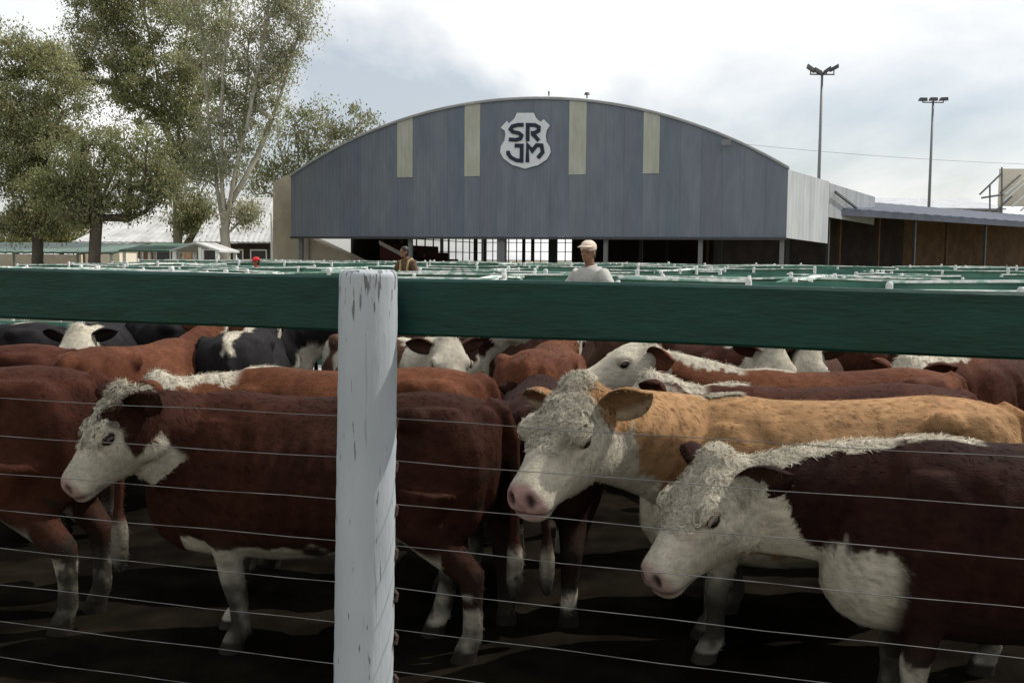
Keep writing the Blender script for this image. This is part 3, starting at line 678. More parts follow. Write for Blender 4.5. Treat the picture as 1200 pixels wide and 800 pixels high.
for (a, b, st) in cuts:
    if st:
        sheet_panel(a, b, 6.32, lambda x: arch(x) - .02, 'strip', -.012, 'translucent_strip', 4)
        sheet_panel(a, b, SOF, lambda x: 6.30, fr_.choice(['facade', 'facade_b', 'facade_c']))
    else: sheet_panel(a, b, SOF, lambda x: arch(x) - .02, fr_.choice(['facade', 'facade', 'facade_b', 'facade_c']))
DEEP = 36.0
def strip_arc(off, th, y0, y1, m, name, x0=-.05, x1=fw + .05, n=40):
    mb = MB(); xs = np.linspace(x0, x1, n + 1)
    rings = [[(x, y0, arch(x) + off), (x, y1, arch(x) + off), (x, y1, arch(x) + off + th), (x, y0, arch(x) + off + th)] for x in np.clip(xs, -.05, fw + .05)]
    mb.loft(rings); return mb.build(name, m, hall)
strip_arc(.0, .07, -.10, DEEP, 'roof_white', 'roof')
strip_arc(-.07, .065, -.09, -.045, 'grey_sheet', 'verge_trim')
mb = MB(); mb.box(-.02, fw + .02, -.10, .06, SOF - .14, SOF - .005); mb.build('lintel', 'steel', hall)
# inner structure: back wall with a wide opening, side walls, columns
bo0, bo1 = .3, 8.6                                               # back opening (local x), looks straight through to the sky
for (x0, x1, z0) in ((bo1, fw, 0), (.2, bo1, 4.6)):
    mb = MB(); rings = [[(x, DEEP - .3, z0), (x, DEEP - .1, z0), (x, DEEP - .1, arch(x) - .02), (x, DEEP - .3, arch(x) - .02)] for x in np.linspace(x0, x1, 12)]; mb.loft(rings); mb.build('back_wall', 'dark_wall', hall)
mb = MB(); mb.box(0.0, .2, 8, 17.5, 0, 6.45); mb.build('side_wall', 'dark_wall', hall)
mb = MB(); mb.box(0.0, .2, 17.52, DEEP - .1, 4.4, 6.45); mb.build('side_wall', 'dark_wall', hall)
for i in range(11):                                               # the left flank is an open steel grille
    y = 17.6 + (DEEP - .4 - 17.6) * i / 10; mb = MB(); w = .14 if i in (0, 5, 10) else .05; mb.box(.06, .14, y - w, y + w, 0, 4.4); mb.build('mullion', 'steel', hall)
for z in (.6, 1.3, 2.4, 3.3): mb = MB(); mb.box(.07, .13, 17.6, DEEP - .4, z - .03, z + .03); mb.build('transom', 'steel', hall)
for i in range(12):                                               # steel grille across the back opening
    x = bo0 + (bo1 - bo0) * i / 11; mb = MB(); w = .16 if i in (0, 6, 11) else .04; mb.box(x - w, x + w, DEEP - .24, DEEP - .16, 0, 4.6); mb.build('mullion', 'steel', hall)
for z in (.55, 1.15, 1.75, 2.55, 3.35): mb = MB(); mb.box(bo0, bo1, DEEP - .235, DEEP - .175, z - .03, z + .03); mb.build('transom', 'steel', hall)
for x in (.45, 7.3, fx(585), 18.5, 23.5, fw - .2):
    for y in (.35, 12.0, 24.0):
        mb = MB(); w = .11 if x != fx(585) else .22
        mb.box(x - w, x + w, y - w, y + w, 0, arch(x) - .25 if y > 1 else SOF + .3); mb.build('column', 'pole' if y < 1 else 'steel', hall)
for y in (1.0, 12.0, 24.0):
    mb = MB(); mb.box(.2, fw - .2, y - .12, y + .12, SOF + 1.2, SOF + 1.6); mb.build('tie_beam', 'steel', hall)
# side curtain and side wall, splayed to the right rear
SWD = Vector((.504, .864, 0)); swl = Matrix.Rotation(-TH, 3, 'Z') @ SWD
def side_piece(s0, s1, z0, z1a, z1b, m, name, rib=.5, z0b=None):
    mb = MB(); n = max(2, int((s1 - s0) / rib)); nrm = Vector((swl.y, -swl.x, 0)); P = []
    for i in range(n + 1):
        s = s0 + (s1 - s0) * i / n; t = i / n; zb = z0 + ((z0b if z0b is not None else z0) - z0) * t
        p = Vector((fw, 0, 0)) + swl * s + nrm * (.02 if i % 2 else .0)
        q = Vector((fw, 0, 0)) + swl * s - nrm * .06
        P.append([(p.x, p.y, zb), (p.x, p.y, z1a + (z1b - z1a) * t), (q.x, q.y, z1a + (z1b - z1a) * t), (q.x, q.y, zb)])
    mb.loft(P); return mb.build(name, m, hall)
for k in range(4): side_piece(.05 + k * 2.18, .05 + (k + 1) * 2.18 - .015, 3.0 - .03 * k, 6.42, 6.42, 'curtain', 'side_panel', .36, 2.97 - .03 * k)
side_piece(8.85, 22.0, 4.4, 6.35, 6.3, 'grey_sheet', 'side_wall')
mb = MB(); a_ = Vector((fw, 0, 0)) + swl * 9.2; b_ = Vector((fw, 0, 0)) + swl * 15.5; n_ = Vector((swl.y, -swl.x, 0)) * .25; mb.bar(a_ + n_ + Vector((0, 0, 5.85)), b_ + n_ + Vector((0, 0, 5.15)), .12, .12); mb.build('conveyor_arm', 'steel', hall)
# emblem
def crop(px, py): return (560 + px / 7.27, 110 + py / 7.27)
def f_xz(px, py):
    X = fx(px); base_ = CR + SHX * (fw - X); return (X, at(px, py, base_.y).z)
def flat_poly(name, pts, y0, y1, m, par):
    bm = bmesh.new(); vs = [bm.verts.new((x, y0, z)) for x, z in pts]; f = bm.faces.new(vs)
    r = bmesh.ops.extrude_face_region(bm, geom=[f]); bmesh.ops.translate(bm, verts=[e for e in r['geom'] if isinstance(e, bmesh.types.BMVert)], vec=(0, y1 - y0, 0))
    bmesh.ops.recalc_face_normals(bm, faces=bm.faces[:]); me = bpy.data.meshes.new(name); bm.to_mesh(me); bm.free(); return put(name, me, m, par)
SH = [(320, 165), (460, 165), (478, 205), (500, 228), (522, 240), (545, 220), (597, 272), (572, 310), (562, 360), (570, 410), (600, 455), (606, 500), (575, 560), (500, 610), (440, 625), (392, 640), (345, 625), (285, 608), (210, 552), (182, 500), (187, 450), (217, 400), (226, 345), (217, 315), (185, 292), (236, 233), (252, 255), (285, 228), (302, 208)]
emb = flat_poly('shield_emblem', [f_xz(*crop(*p)) for p in SH], -.05, -.11, 'emblem', hall)
def stroke(name, pts, w, m, par, y0, y1):
    P = [Vector(f_xz(*crop(*p))).to_2d() if False else Vector((f_xz(*crop(*p))[0], f_xz(*crop(*p))[1])) for p in pts]
    # round the corners a little
    L_, R_ = [], []
    for i, p in enumerate(P):
        d0 = (p - P[i - 1]).normalized() if i else (P[1] - p).normalized(); d1 = (P[i + 1] - p).normalized() if i < len(P) - 1 else d0
        t = (d0 + d1); t = t.normalized() if t.length > .2 else d0; nn_ = Vector((-t.y, t.x)); k = 1 / max(.55, nn_.dot(Vector((-d0.y, d0.x))))
        L_.append(p + nn_ * w / 2 * k); R_.append(p - nn_ * w / 2 * k)
    mb = MB(); mb.loft([[(l.x, y0, l.y), (r.x, y0, r.y), (r.x, y1, r.y), (l.x, y1, l.y)] for l, r in zip(L_, R_)]); return mb.build(name, m, par)
LW = .205
stroke('letter', [(378, 268), (330, 268), (285, 280), (268, 305), (288, 327), (340, 338), (362, 358), (352, 384), (312, 396), (256, 391)], LW, 'emblem_ink', emb, -.112, -.16)
stroke('letter', [(413, 407), (413, 268), (475, 270), (506, 288), (504, 318), (470, 336), (440, 338)], LW, 'emblem_ink', emb, -.112, -.16)
stroke('letter', [(452, 345), (482, 372), (507, 402)], LW, 'emblem_ink', emb, -.112, -.164)
stroke('letter', [(305, 444), (364, 444), (364, 572), (320, 568), (275, 545), (250, 512), (252, 488)], LW, 'emblem_ink', emb, -.112, -.16)
stroke('letter', [(413, 585), (413, 438), (452, 488), (490, 440), (530, 442), (540, 500), (500, 550)], LW, 'emblem_ink', emb, -.112, -.16)
# small things on the roof line: flood lamp on the front, two roof lights
def small_lamp(name, px, py, Y, label, stem):
    p = at(px, py, Y); r = empty(name, (p.x, p.y, p.z - stem)); mb = MB(); mb.tube([(0, 0, 0), (0, 0, stem)], .04, 6); mb.build('stem', 'steel', r)
    mb = MB(); mb.tube([(-.25, -.05, stem - .06), (.25, -.05, stem + .02)], [.13, .16], 8); mb.build('lamp_head', 'pole', r); tag(r, label, 'lamp'); return r
pz = at(684, 113, 55.0)
for (px, nm, st, lb) in ((684, 'roof_lamp', .30, 'small lamp on the ridge of the arched shed above a pale strip'), (640, 'roof_spike', .26, 'tiny spike lamp on the arched roof above the shield emblem')):
    x_ = fx(px); w_ = CR + SHX * (fw - x_); r = empty('roof_lamp', (w_.x, w_.y, arch(x_) + .118)); mb = MB(); mb.tube([(0, 0, 0), (0, 0, st - .1)], .035, 6); mb.build('stem', 'steel', r)
    mb = MB(); mb.tube([(0, .0, st - .12), (0, -.0, st)], [.16, .1] if px == 684 else [.05, .03], 8); mb.build('lamp_head', 'steel', r); tag(r, lb, 'lamp')
x_ = fx(847); r = empty('flood_lamp', CR + SHX * (fw - x_) + Vector((0, 0, arch(x_) - .32)), TH); mb = MB(); mb.bar((0, -.03, 0), (0, -.45, .05), .06, .06); mb.build('bracket', 'steel', r)
mb = MB(); mb.hexa([(-.24, -.62, -.16), (.24, -.62, -.16), (.2, -.38, -.06), (-.2, -.38, -.06), (-.24, -.58, .12), (.24, -.58, .12), (.2, -.36, .14), (-.2, -.36, .14)]); mb.build('lamp_head', 'pole', r); tag(r, 'flood lamp fixed to the right slope of the blue-grey shed front', 'lamp')

# tiered stand inside the hall
stand = empty('tiered_stand', hall.matrix_basis @ Vector((.7, 9.0, 0)), TH); tag(stand, 'dark red tiered seating stand inside the open shed', 'stand')
for k in range(6):
    mb = MB(); mb.box(5.6 - k * .78 - .78, 5.6 - k * .78, 0, 9, 0, .42 + k * .46); mb.build('tier', 'bleacher', stand)
mb = MB(); mb.hexa([(.9, -.06, 2.72), (5.7, -.06, .40), (5.7, .0, .40), (.9, .0, 2.72), (.9, -.06, 2.98), (5.7, -.06, .66), (5.7, .0, .66), (.9, .0, 2.98)]); mb.build('side_rail', 'white_paint', stand)

# ------------------------------------------------------------------ tan wall left of the shed
def wall_px(name, label, cat, pts, Y, thick, m):
    P = [at(px, py, Y) for px, py in pts]; zs = [max(0, p.z) for p in P]; x0 = min(p.x for p in P); r = empty(name, (x0, Y, 0)); tag(r, label, cat)
    bm = bmesh.new(); vs = [bm.verts.new((p.x - x0, 0, z)) for p, z in zip(P, zs)]; f = bm.faces.new(vs); q = bmesh.ops.extrude_face_region(bm, geom=[f])
    bmesh.ops.translate(bm, verts=[e for e in q['geom'] if isinstance(e, bmesh.types.BMVert)], vec=(0, thick, 0)); bmesh.ops.recalc_face_normals(bm, faces=bm.faces[:])
    me = bpy.data.meshes.new('wall'); bm.to_mesh(me); bm.free(); put('wall', me, m, r); return r
tw = wall_px('tan_building', 'tan rendered building beside the left end of the blue-grey shed', 'building', [(320, 400), (420, 400), (421, 306), (368, 281), (343, 271), (343, 204), (334, 206), (320, 214)], 63.0, 4.0, 'tan_wall')  # sloping edge: the shade's border is cut into the wall's shape
for px in (353, 362):
    p = at(px, 300, 62.9); mb = MB(); mb.tube([(p.x - tw.location.x, -.12, 0), (p.x - tw.location.x, -.12, 3.0)], .06, 8); mb.build('downpipe', 'grey_sheet', tw)

# ------------------------------------------------------------------ open wing right of the shed
E0 = at(968, 243.5, 62.0); E1 = at(1215, 261, 82.0); E1.z = E0.z - .05
wing = empty('open_wing', (E0.x, E0.y, 0)); tag(wing, 'low open-fronted wing with blue-grey roof running back at right', 'shed')
dW = (E1 - E0); dW.z = 0; LW_ = dW.length * 1.75; dW.normalize(); wing.rotation_euler = (0, 0, math.atan2(dW.y, dW.x)); ez = E0.z
mb = MB(); nr = 60
P = []
for i in range(nr + 1):
    x = LW_ * i / nr; b_ = .05 if i % 2 else 0
    P.append([(x, -.35, ez + b_ - .12), (x, 9.0, ez + 1.55 + b_ - .12), (x, 9.0, ez + 1.55 + b_), (x, -.35, ez + b_)])
mb.loft(P); mb.build('roof', 'blue_roof', wing)
mb = MB(); mb.box(0, LW_, -.42, -.30, ez - .42, ez - .10); mb.build('gutter', 'blue_roof', wing)
mb = MB(); mb.box(0, LW_, 8.7, 8.95, 0, ez + 1.3); mb.build('back_wall', 'brown_wall', wing)
for k in range(6): x = .3 + k * (LW_ - .6) / 5; mb = MB(); mb.box(x - .07, x + .07, -.1, .08, 0, ez - .05); mb.build('column', 'cream' if k == 4 else 'steel', wing)
for k in range(4): x = 9 + k * 5.2; mb = MB(); mb.box(x - .08, x + .08, 4.4, 4.6, 0, ez + .6); mb.build('column', 'brown_wall', wing)
mb = MB(); mb.box(0, LW_ * .47, 8.3, 8.6, 0, ez + 1.1); mb.build('shade_sheet', 'dark_wall', wing)  # near-black sheet puts the wing's interior shade into a wall colour
# pale roof and stand far right
p0 = at(1050, 226, 115); p1 = at(1178, 226, 115); far = empty('long_building', (p0.x, 115, 0)); tag(far, 'distant pale-roofed long building behind the right wing', 'building')
w_ = p1.x - p0.x; h_ = p0.z
mb = MB(); mb.box(0, w_, 1.0, 9.0, 0, h_ - 1.7); mb.build('wall', 'grey_sheet', far)
mb = MB(); mb.hexa([(-.4, .4, h_ - 1.75), (w_ + .4, .4, h_ - 1.75), (w_ + .4, 10, h_ - .1), (-.4, 10, h_ - .1), (-.4, .4, h_ - 1.6), (w_ + .4, .4, h_ - 1.6), (w_ + .4, 10, h_ + .05), (-.4, 10, h_ + .05)]); mb.build('roof', 'curtain', far)
g0 = at(1150, 250, 100); gs = empty('grandstand', (g0.x, 100, 0)); tag(gs, 'cream grandstand with slanting steel struts at the far right', 'grandstand')
def gl(px, py): q = at(px, py, 100); return Vector((q.x - g0.x, 0, q.z))
q0, q1 = gl(1176, 197), gl(1260, 245)
mb = MB(); mb.box(q0.x + .05, q1.x, .6, 1.0, q0.z - 3.6, q0.z); mb.build('wind_panel', 'cream', gs)
for x_g in (q0.x + .4, q0.x + 3.4): mb = MB(); mb.box(x_g - .12, x_g + .12, 1.05, 1.3, 0, q0.z - .05); mb.build('post', 'pole', gs)
for (a, b) in (((1148, 228), (1174, 203)), ((1174, 250), (1174, 196)), ((1176, 236), (1212, 205)), ((1186, 242), (1222, 211)), ((1150, 232), (1176, 228)), ((1196, 247), (1232, 216)), ((1172, 226), (1196, 205)), ((1178, 228), (1206, 204)), ((1168, 246), (1186, 230)), ((1160, 250), (1160, 217))):
    A, B = gl(*a), gl(*b); mb = MB(); mb.tube([A, B], .09, 6); mb.build('strut', 'white_paint' if a[0] > 1175 else 'pole', gs)
for k in range(7):
    mb = MB(); mb.box(-2.0, q0.x - .1, .6 + k * .8, 1.4 + k * .8, 0, 1.5 + k * .5); mb.build('tier', 'grey_sheet', gs)

# ------------------------------------------------------------------ floodlight masts and the overhead line
def mast(px, ptop, Y, label, arms):
    p = at(px, ptop, Y); r = empty('floodlight_mast', (p.x, Y, 0)); tag(r, label, 'light mast', 'floodlight masts behind the shed')
    mb = MB(); mb.tube([(0, 0, 0), (0, 0, p.z * .5), (0, 0, p.z)], [.17, .14, .10], 10); mb.build('pole', 'pole', r, True)
    mb = MB(); mb.bar((-1.0, 0, p.z - .1), (1.0, 0, p.z - .1), .1, .1); mb.build('crossarm', 'pole', r)
    for (x, z, ang) in arms:
        c, s = math.cos(ang), math.sin(ang); mb = MB(); L1 = .34
        mb.hexa([(x - c * L1, -.35, p.z + z - s * L1 - .17), (x + c * L1, -.35, p.z + z + s * L1 - .17), (x + c * L1, .3, p.z + z + s * L1 - .1), (x - c * L1, .3, p.z + z - s * L1 - .1),
                 (x - c * L1, -.25, p.z + z - s * L1 + .17), (x + c * L1, -.25, p.z + z + s * L1 + .17), (x + c * L1 * .8, .3, p.z + z + s * L1 + .13), (x - c * L1 * .8, .3, p.z + z - s * L1 + .13)])
        o = mb.build('lamp_head', 'steel', r); mb = MB(); mb.tube([(x, 0, p.z - .1), (x, 0, p.z + z)], .05, 6); mb.build('bracket', 'pole', o)
    return p
m1 = mast(963.5, 86, 85, 'floodlight mast with splayed lamps just right of the shed roof', [(-.95, .35, -.6), (-.35, .12, -.5), (.35, .2, .6), (.95, .4, .5)])
m2 = mast(1093.5, 119, 100, 'thinner floodlight mast with three level lamps further right', [(-1.0, .15, .0), (0, .18, 0), (1.0, .2, .05)])
cab = MB(); A = at(700, 148, 120); B = at(1400, 196, 120); cab.tube([A.lerp(B, t) - Vector((0, 0, 1.2 * 4 * t * (1 - t))) for t in np.linspace(0, 1, 20)], .022, 5)
tag(cab.build('overhead_cable', 'pole'), 'thin overhead cable crossing the sky behind both masts', 'cable')
for (px, py) in ((700, 148), (1400, 196)):
    p = at(px, py, 120); mb = MB(); mb.tube([(0, 0, 0), (0, 0, p.z + .1)], [.16, .11], 8); o = mb.build('cable_pole', 'pole'); o.location = (p.x, p.y, 0); tag(o, 'cable pole standing behind the arched shed roof' if px < 1000 else 'cable pole off to the far right', 'pole')

# ------------------------------------------------------------------ houses and canopies at left
def gable_house(label, pxl, pxr, ye, yr, Y, ridge_in, m_roof, m_wall, left_slope=0.0):
    a, b = at(pxl, ye, Y), at(pxr, ye, Y); zr = at(pxl, yr, Y + 6).z; w = b.x - a.x; r = empty('white_roofed_house', (a.x, Y, 0)); tag(r, label, 'house', 'white-roofed houses behind the trees')
    mb = MB(); mb.box(.3, w - .3, .6, 11.4, 0, a.z - .1); mb.build('wall', m_wall, r)
    for sgn in (0, 1):
        mb = MB(); n = 30; P = []
        for i in range(n + 1):
            x = w * i / n; b_ = .04 if i % 2 else 0; xr = left_slope + (w - left_slope) * i / n
            y0, y1 = (0, 6) if sgn == 0 else (12, 6.002)
            P.append([(x, y0, a.z + b_ - .1), (xr, y1, zr + b_ - .1), (xr, y1, zr + b_), (x, y0, a.z + b_)])
        mb.loft(P); mb.build('roof', m_roof, r)
    for k in range(3):
        x = w * (.2 + .3 * k); mb = MB(); mb.box(x - .6, x + .6, .56, .7, .9, a.z - .5); f = mb.build('window', 'white_paint', r); mb = MB(); mb.box(x - .5, x + .5, .54, .58, 1.0, a.z - .6); mb.build('pane', 'steel', f)
    return r
gable_house('white-roofed house behind the left trees, its sloping hip end at left', 84, 214, 283, 246, 80, 0, 'roof_white', 'brown_wall', 3.0)
gable_house('white-roofed house between pale gum tree and tan building', 226, 319, 283, 231, 72, 0, 'roof_white', 'dark_wall')
def canopy(label, pxl, pxr, yt, yb, Y, m):
    a, b = at(pxl, yb, Y), at(pxr, yb, Y); zt = at(pxl, yt, Y + 5).z; w = b.x - a.x; r = empty('canopy', (a.x, Y, 0)); tag(r, label, 'canopy', 'low canopies over the left pens')
    mb = MB(); n = 40
    mb.loft([[(w * i / n, 0, a.z + (.03 if i % 2 else 0) - .08), (w * i / n, 5, zt + (.03 if i % 2 else 0) - .08), (w * i / n, 5, zt + (.03 if i % 2 else 0)), (w * i / n, 0, a.z + (.03 if i % 2 else 0))] for i in range(n + 1)]); mb.build('roof', m, r)
    k = max(2, round(w / 3.2))
    for i in range(k + 1):
        for y, z in ((.3, a.z), (4.6, zt - .1)): x = .15 + (w - .3) * i / k; mb = MB(); mb.box(x - .06, x + .06, y - .06, y + .06, 0, z - .03); mb.build('post', 'white_paint', r)
    return r
canopy('long low green canopy at the left edge under the trees', -120, 131, 283, 294, 52, 'green_roof')
canopy('short green canopy right of the long one, before the white roofs', 139, 206, 285, 293, 50, 'green_roof')
pv = at(203, 293, 44); pw = at(256, 293, 44); w_ = pw.x - pv.x; r = empty('gabled_shelter', (pv.x, 44, 0)); tag(r, 'small white-framed shelter with low gabled roof at the pale gum tree', 'shelter')
zr = at(232, 283.5, 44).z; ze = pv.z
for s, (x0, x1, z0, z1) in enumerate(((-.1, w_ / 2, ze, zr), (w_ / 2, w_ + .1, zr, ze))):
    mb = MB(); mb.hexa([(x0, -.2, z0 - .08), (x1, -.2, z1 - .08), (x1, 3, z1 - .08), (x0, 3, z0 - .08), (x0, -.2, z0), (x1, -.2, z1), (x1, 3, z1), (x0, 3, z0)]); mb.build('roof', 'roof_white' if s else 'curtain', r)
for x in (.05, w_ * .6, w_ - .05):
    for y in (0, 2.8): mb = MB(); mb.box(x - .07, x + .07, y - .07, y + .07, 0, ze - .02 if x != w_ * .6 else zr - .22); mb.build('post', 'white_paint', r)
mb = MB(); A = at(100, 300, 66); B = at(140, 300, 66); mb.box(0, B.x - A.x, 0, 3, 0, at(100, 291, 66).z); o = mb.build('wall', 'cream', empty('cream_hut', (A.x, 66, 0))); tag(o.parent, 'cream hut wall seen beneath the green canopies', 'hut')
mb = MB(); mb.box(-.2, B.x - A.x + .2, -.3, 3.2, at(100, 291, 66).z, at(100, 291, 66).z + .12); mb.build('roof', 'green_roof', o.parent)
mb = MB(); A = at(-60, 305, 60); B = at(95, 305, 60); mb.box(0, B.x - A.x, 0, .25, 0, at(0, 297.5, 60).z); o = mb.build('low_wall', 'tan_wall'); o.location = (A.x, 60, 0); tag(o, 'low tan wall under the long green canopy at far left', 'wall')
fp = at(318, 250, 58); mb = MB(); mb.tube([(0, 0, 0), (0, 0, at(318, 250, 58).z)], [.07, .05], 8); o = mb.build('flag_pole', 'white_paint'); o.location = (fp.x, 58, 0); tag(o, 'thin white pole in front of the tan building edge', 'pole')

# ------------------------------------------------------------------ trees
def leaf_mat(name, c, c2, nscale=.35):
    return mat(name, c, .55, color2=c2, nscale=nscale, spec=.25, attr='Col', transl=.45, thr=(.35, .65))
MT['leaf'] = leaf_mat('gum_leaves', (1., 1., 1.), (.78, .84, .66))
MT['bark'] = mat('gum_bark', (0.30, 0.265, 0.22), .9, noise=.25, nscale=1.2, color2=(0.17, 0.15, 0.125), stretch=(1, 1, .3), bump=.4, bscale=5)
MT['bark_pale'] = mat('gum_bark_pale', (0.50, 0.46, 0.40), .85, noise=.2, nscale=1.0, color2=(0.31, 0.28, 0.24), stretch=(1, 1, .25), bump=.3, bscale=5)
MT['bark_dark'] = mat('dark_bark', (0.09, 0.075, 0.06), .95, noise=.25, nscale=1.2, color2=(0.05, 0.042, 0.036), stretch=(1, 1, .3), bump=.4, bscale=5)
def make_tree(label, trunk, crowns, Y, bark, leafcol, seed, r0=.3, per=30, leaves=75, lsize=.21, droop=.9, dens=1.0, spread=.55, group='trees at the left', skipbranch=False):
    r = np.random.default_rng(seed); base = at(trunk[0][0], 305, Y); base.z = 0; root = empty('gum_tree', base); tag(root, label, 'tree', group)
    def loc(px, py, dy=0.0): p = at(px, py, Y); return np.array((p.x - base.x, dy, p.z))
    nodes = []; par = []; 
    stems = trunk[1]
    prev = np.array((0, 0, -.02)); nodes.append(prev); par.append(-1)
    jn = {}
    for st_ in stems:                                              # list of polylines (px, py, dy); first point may refer to an existing node by nearest
        first = True
        for (px, py, dy) in st_:
            q = loc(px, py, dy)
            if first: k = int(np.argmin([np.linalg.norm(n - q) for n in nodes])); first = False
            else: k = len(nodes) - 1
            a = nodes[k]; n_ = max(1, int(np.linalg.norm(q - a) / 1.1))
            for i in range(1, n_ + 1):
                nodes.append(a + (q - a) * i / n_ + (r.normal(0, .07, 3) if i < n_ else 0)); par.append(k if i == 1 else len(nodes) - 2)
    cl = []
    for (cx, cy, rx, ry) in crowns:
        c = loc(cx, cy, 0); sx = rx / FPX * Y; sz = ry / FPX * Y; n = int(per * dens * max(.5, (sx * sz / 4.0) ** .8))
        for _ in range(n):
            d = r.normal(size=3); d /= np.linalg.norm(d); d *= r.uniform(.2, 1.3) ** .6
            cl.append(c + d * np.array((sx, (sx + sz) / 2, sz)))
    cl = np.array(cl); order = np.argsort(np.linalg.norm(cl - np.array((0, 0, 3)), axis=1)); A = np.array(nodes)
    nodes = list(A)
    tips = []
    for i in order:
        q = cl[i]; A = np.array(nodes); dd_ = A - q; dist = np.linalg.norm(dd_, axis=1) + np.maximum(0, dd_[:, 2]) * 1.6; dist[:2] += 50
        k = int(np.argmin(dist)); a = nodes[k]; L = np.linalg.norm(q - a); n_ = max(1, int(L / .8))
        for j in range(1, n_ + 1):
            t = j / n_; p = a + (q - a) * t + np.array((0, 0, .12 * L * math.sin(math.pi * t))) + (r.normal(0, .05, 3) if j < n_ else 0)
            nodes.append(p); par.append(k if j == 1 else len(nodes) - 2)
        tips.append(len(nodes) - 1)
    N = len(nodes); cnt = np.zeros(N)
    for t in tips: cnt[t] += 1
    for i in range(N - 1, 0, -1): cnt[par[i]] += max(cnt[i], .4)
    rad = np.maximum(.014, r0 * (cnt / cnt[0]) ** .47); A = np.array(nodes); rad *= 1
    Vt, Ft = [], []; ns = 7; b_ = 0
    for i in range(1, N):
        a, b = A[par[i]], A[i]; d = b - a; L = np.linalg.norm(d)
        if L < 1e-4: continue
        d /= L; u = np.cross(d, (0, 0, 1) if abs(d[2]) < .9 else (1, 0, 0)); u /= np.linalg.norm(u); w = np.cross(d, u); ra = min(rad[par[i]], rad[i] * 1.35); rb = rad[i]; m_ = ns if rb > .03 else 4
        an = np.arange(m_) * 2 * math.pi / m_; ring = np.cos(an)[:, None] * u + np.sin(an)[:, None] * w
        if par[i] == 0: ra = rad[i] * 1.5
        Vt.append(a + ring * ra - d * ra * .3); Vt.append(b + ring * rb + d * rb * .25); k_ = np.arange(m_); Ft.append(np.stack([b_ + k_, b_ + (k_ + 1) % m_, b_ + m_ + (k_ + 1) % m_, b_ + m_ + k_], 1)); b_ += 2 * m_
    put('trunk', arr_mesh('trunk', np.vstack(Vt), np.vstack(Ft), True), bark, root)
    # leaves: narrow hanging blades in clumps round every twig end
    C = A[tips]; n = len(C) * leaves; ci = np.repeat(np.arange(len(C)), leaves); cr = r.uniform(.45, 1.5, len(C)) * spread
    off = r.normal(size=(n, 3)) * np.array((1, 1, .75)) * .62 * cr[ci][:, None]; P = C[ci] + off
    dr = r.normal(size=(n, 3)) + np.array((0, 0, -droop * 2)); dr /= np.linalg.norm(dr, axis=1)[:, None]; sd = np.cross(dr, r.normal(size=(n, 3))); sd /= np.linalg.norm(sd, axis=1)[:, None]
    ln = (lsize * r.uniform(.6, 1.4, n))[:, None]; wd = ln * r.uniform(.16, .30, n)[:, None]
    Vl = np.stack([P - dr * ln / 2, P + sd * wd - dr * ln * .05, P + dr * ln / 2, P - sd * wd + dr * ln * .05], 1).reshape(-1, 3); Fl = np.arange(4 * n).reshape(-1, 4)
    cc = np.array(leafcol)[None, :] * r.uniform(.72, 1.3, (len(C), 1))[ci] * r.uniform(.75, 1.25, (n, 1)) * (1 + r.normal(0, .06, (n, 3)))
    put('crown', arr_mesh('crown', Vl, Fl, False, np.repeat(cc, 4, 0)), 'leaf', root)
    return root
OLIVE = (.30, .295, .165); GREY = (.36, .35, .25); DEEPG = (.26, .26, .145); YELL = (.25, .24, .085)
make_tree('leftmost dense dark green tree at the photo edge', ((45,), [[(45, 270, 0), (40, 220, .3), (30, 150, 0)], [(40, 225, 0), (70, 160, -.6), (75, 100, 0)], [(42, 240, 0), (10, 190, .5)]]),
          [(18, 110, 52, 52), (62, 115, 42, 52), (20, 175, 58, 58), (70, 175, 45, 50), (30, 230, 52, 32), (22, 62, 20, 26), (-30, 150, 50, 80), (-40, 60, 40, 40), (60, 70, 14, 18), (85, 235, 26, 30), (15, 262, 30, 18), (60, 255, 26, 20)], 50, 'bark_dark', OLIVE, 61, .26, per=36, leaves=230, lsize=.135)
make_tree('dark spreading tree with forked trunk left of the white roof', ((113,), [[(113, 262, 0), (108, 235, 0), (90, 190, .5)], [(110, 245, 0), (140, 220, -.5), (160, 180, 0)], [(112, 250, 0), (128, 200, .6), (125, 160, .4)], [(113, 255, 0), (84, 238, -.3)]]),
          [(125, 180, 48, 36), (160, 190, 34, 40), (100, 215, 46, 30), (150, 225, 36, 26), (185, 215, 16, 22), (75, 215, 30, 24), (95, 248, 20, 14)], 47, 'bark_dark', DEEPG, 62, .27, per=36, leaves=220, lsize=.135)
make_tree('tall olive gum rising out of the picture behind the spreading tree', ((208,), [[(208, 262, 0), (204, 200, 0), (190, 120, 0), (170, 30, .4), (150, -40, 0)], [(203, 190, 0), (216, 110, -.6), (222, 20, 0), (215, -50, 0)], [(196, 150, 0), (140, 90, .6), (118, 20, 0)]]),
          [(120, 45, 42, 44), (165, 45, 50, 50), (212, 55, 42, 58), (185, 110, 48, 42), (215, 140, 34, 44), (110, 8, 34, 28), (190, -20, 60, 40), (208, 200, 26, 36), (150, 105, 26, 22), (232, 245, 14, 18), (215, 255, 14, 16), (130, -30, 50, 30), (92, 85, 16, 22), (235, 100, 26, 50), (225, 180, 20, 36)], 58, 'bark', OLIVE, 63, .26, per=34, leaves=220, lsize=.145)
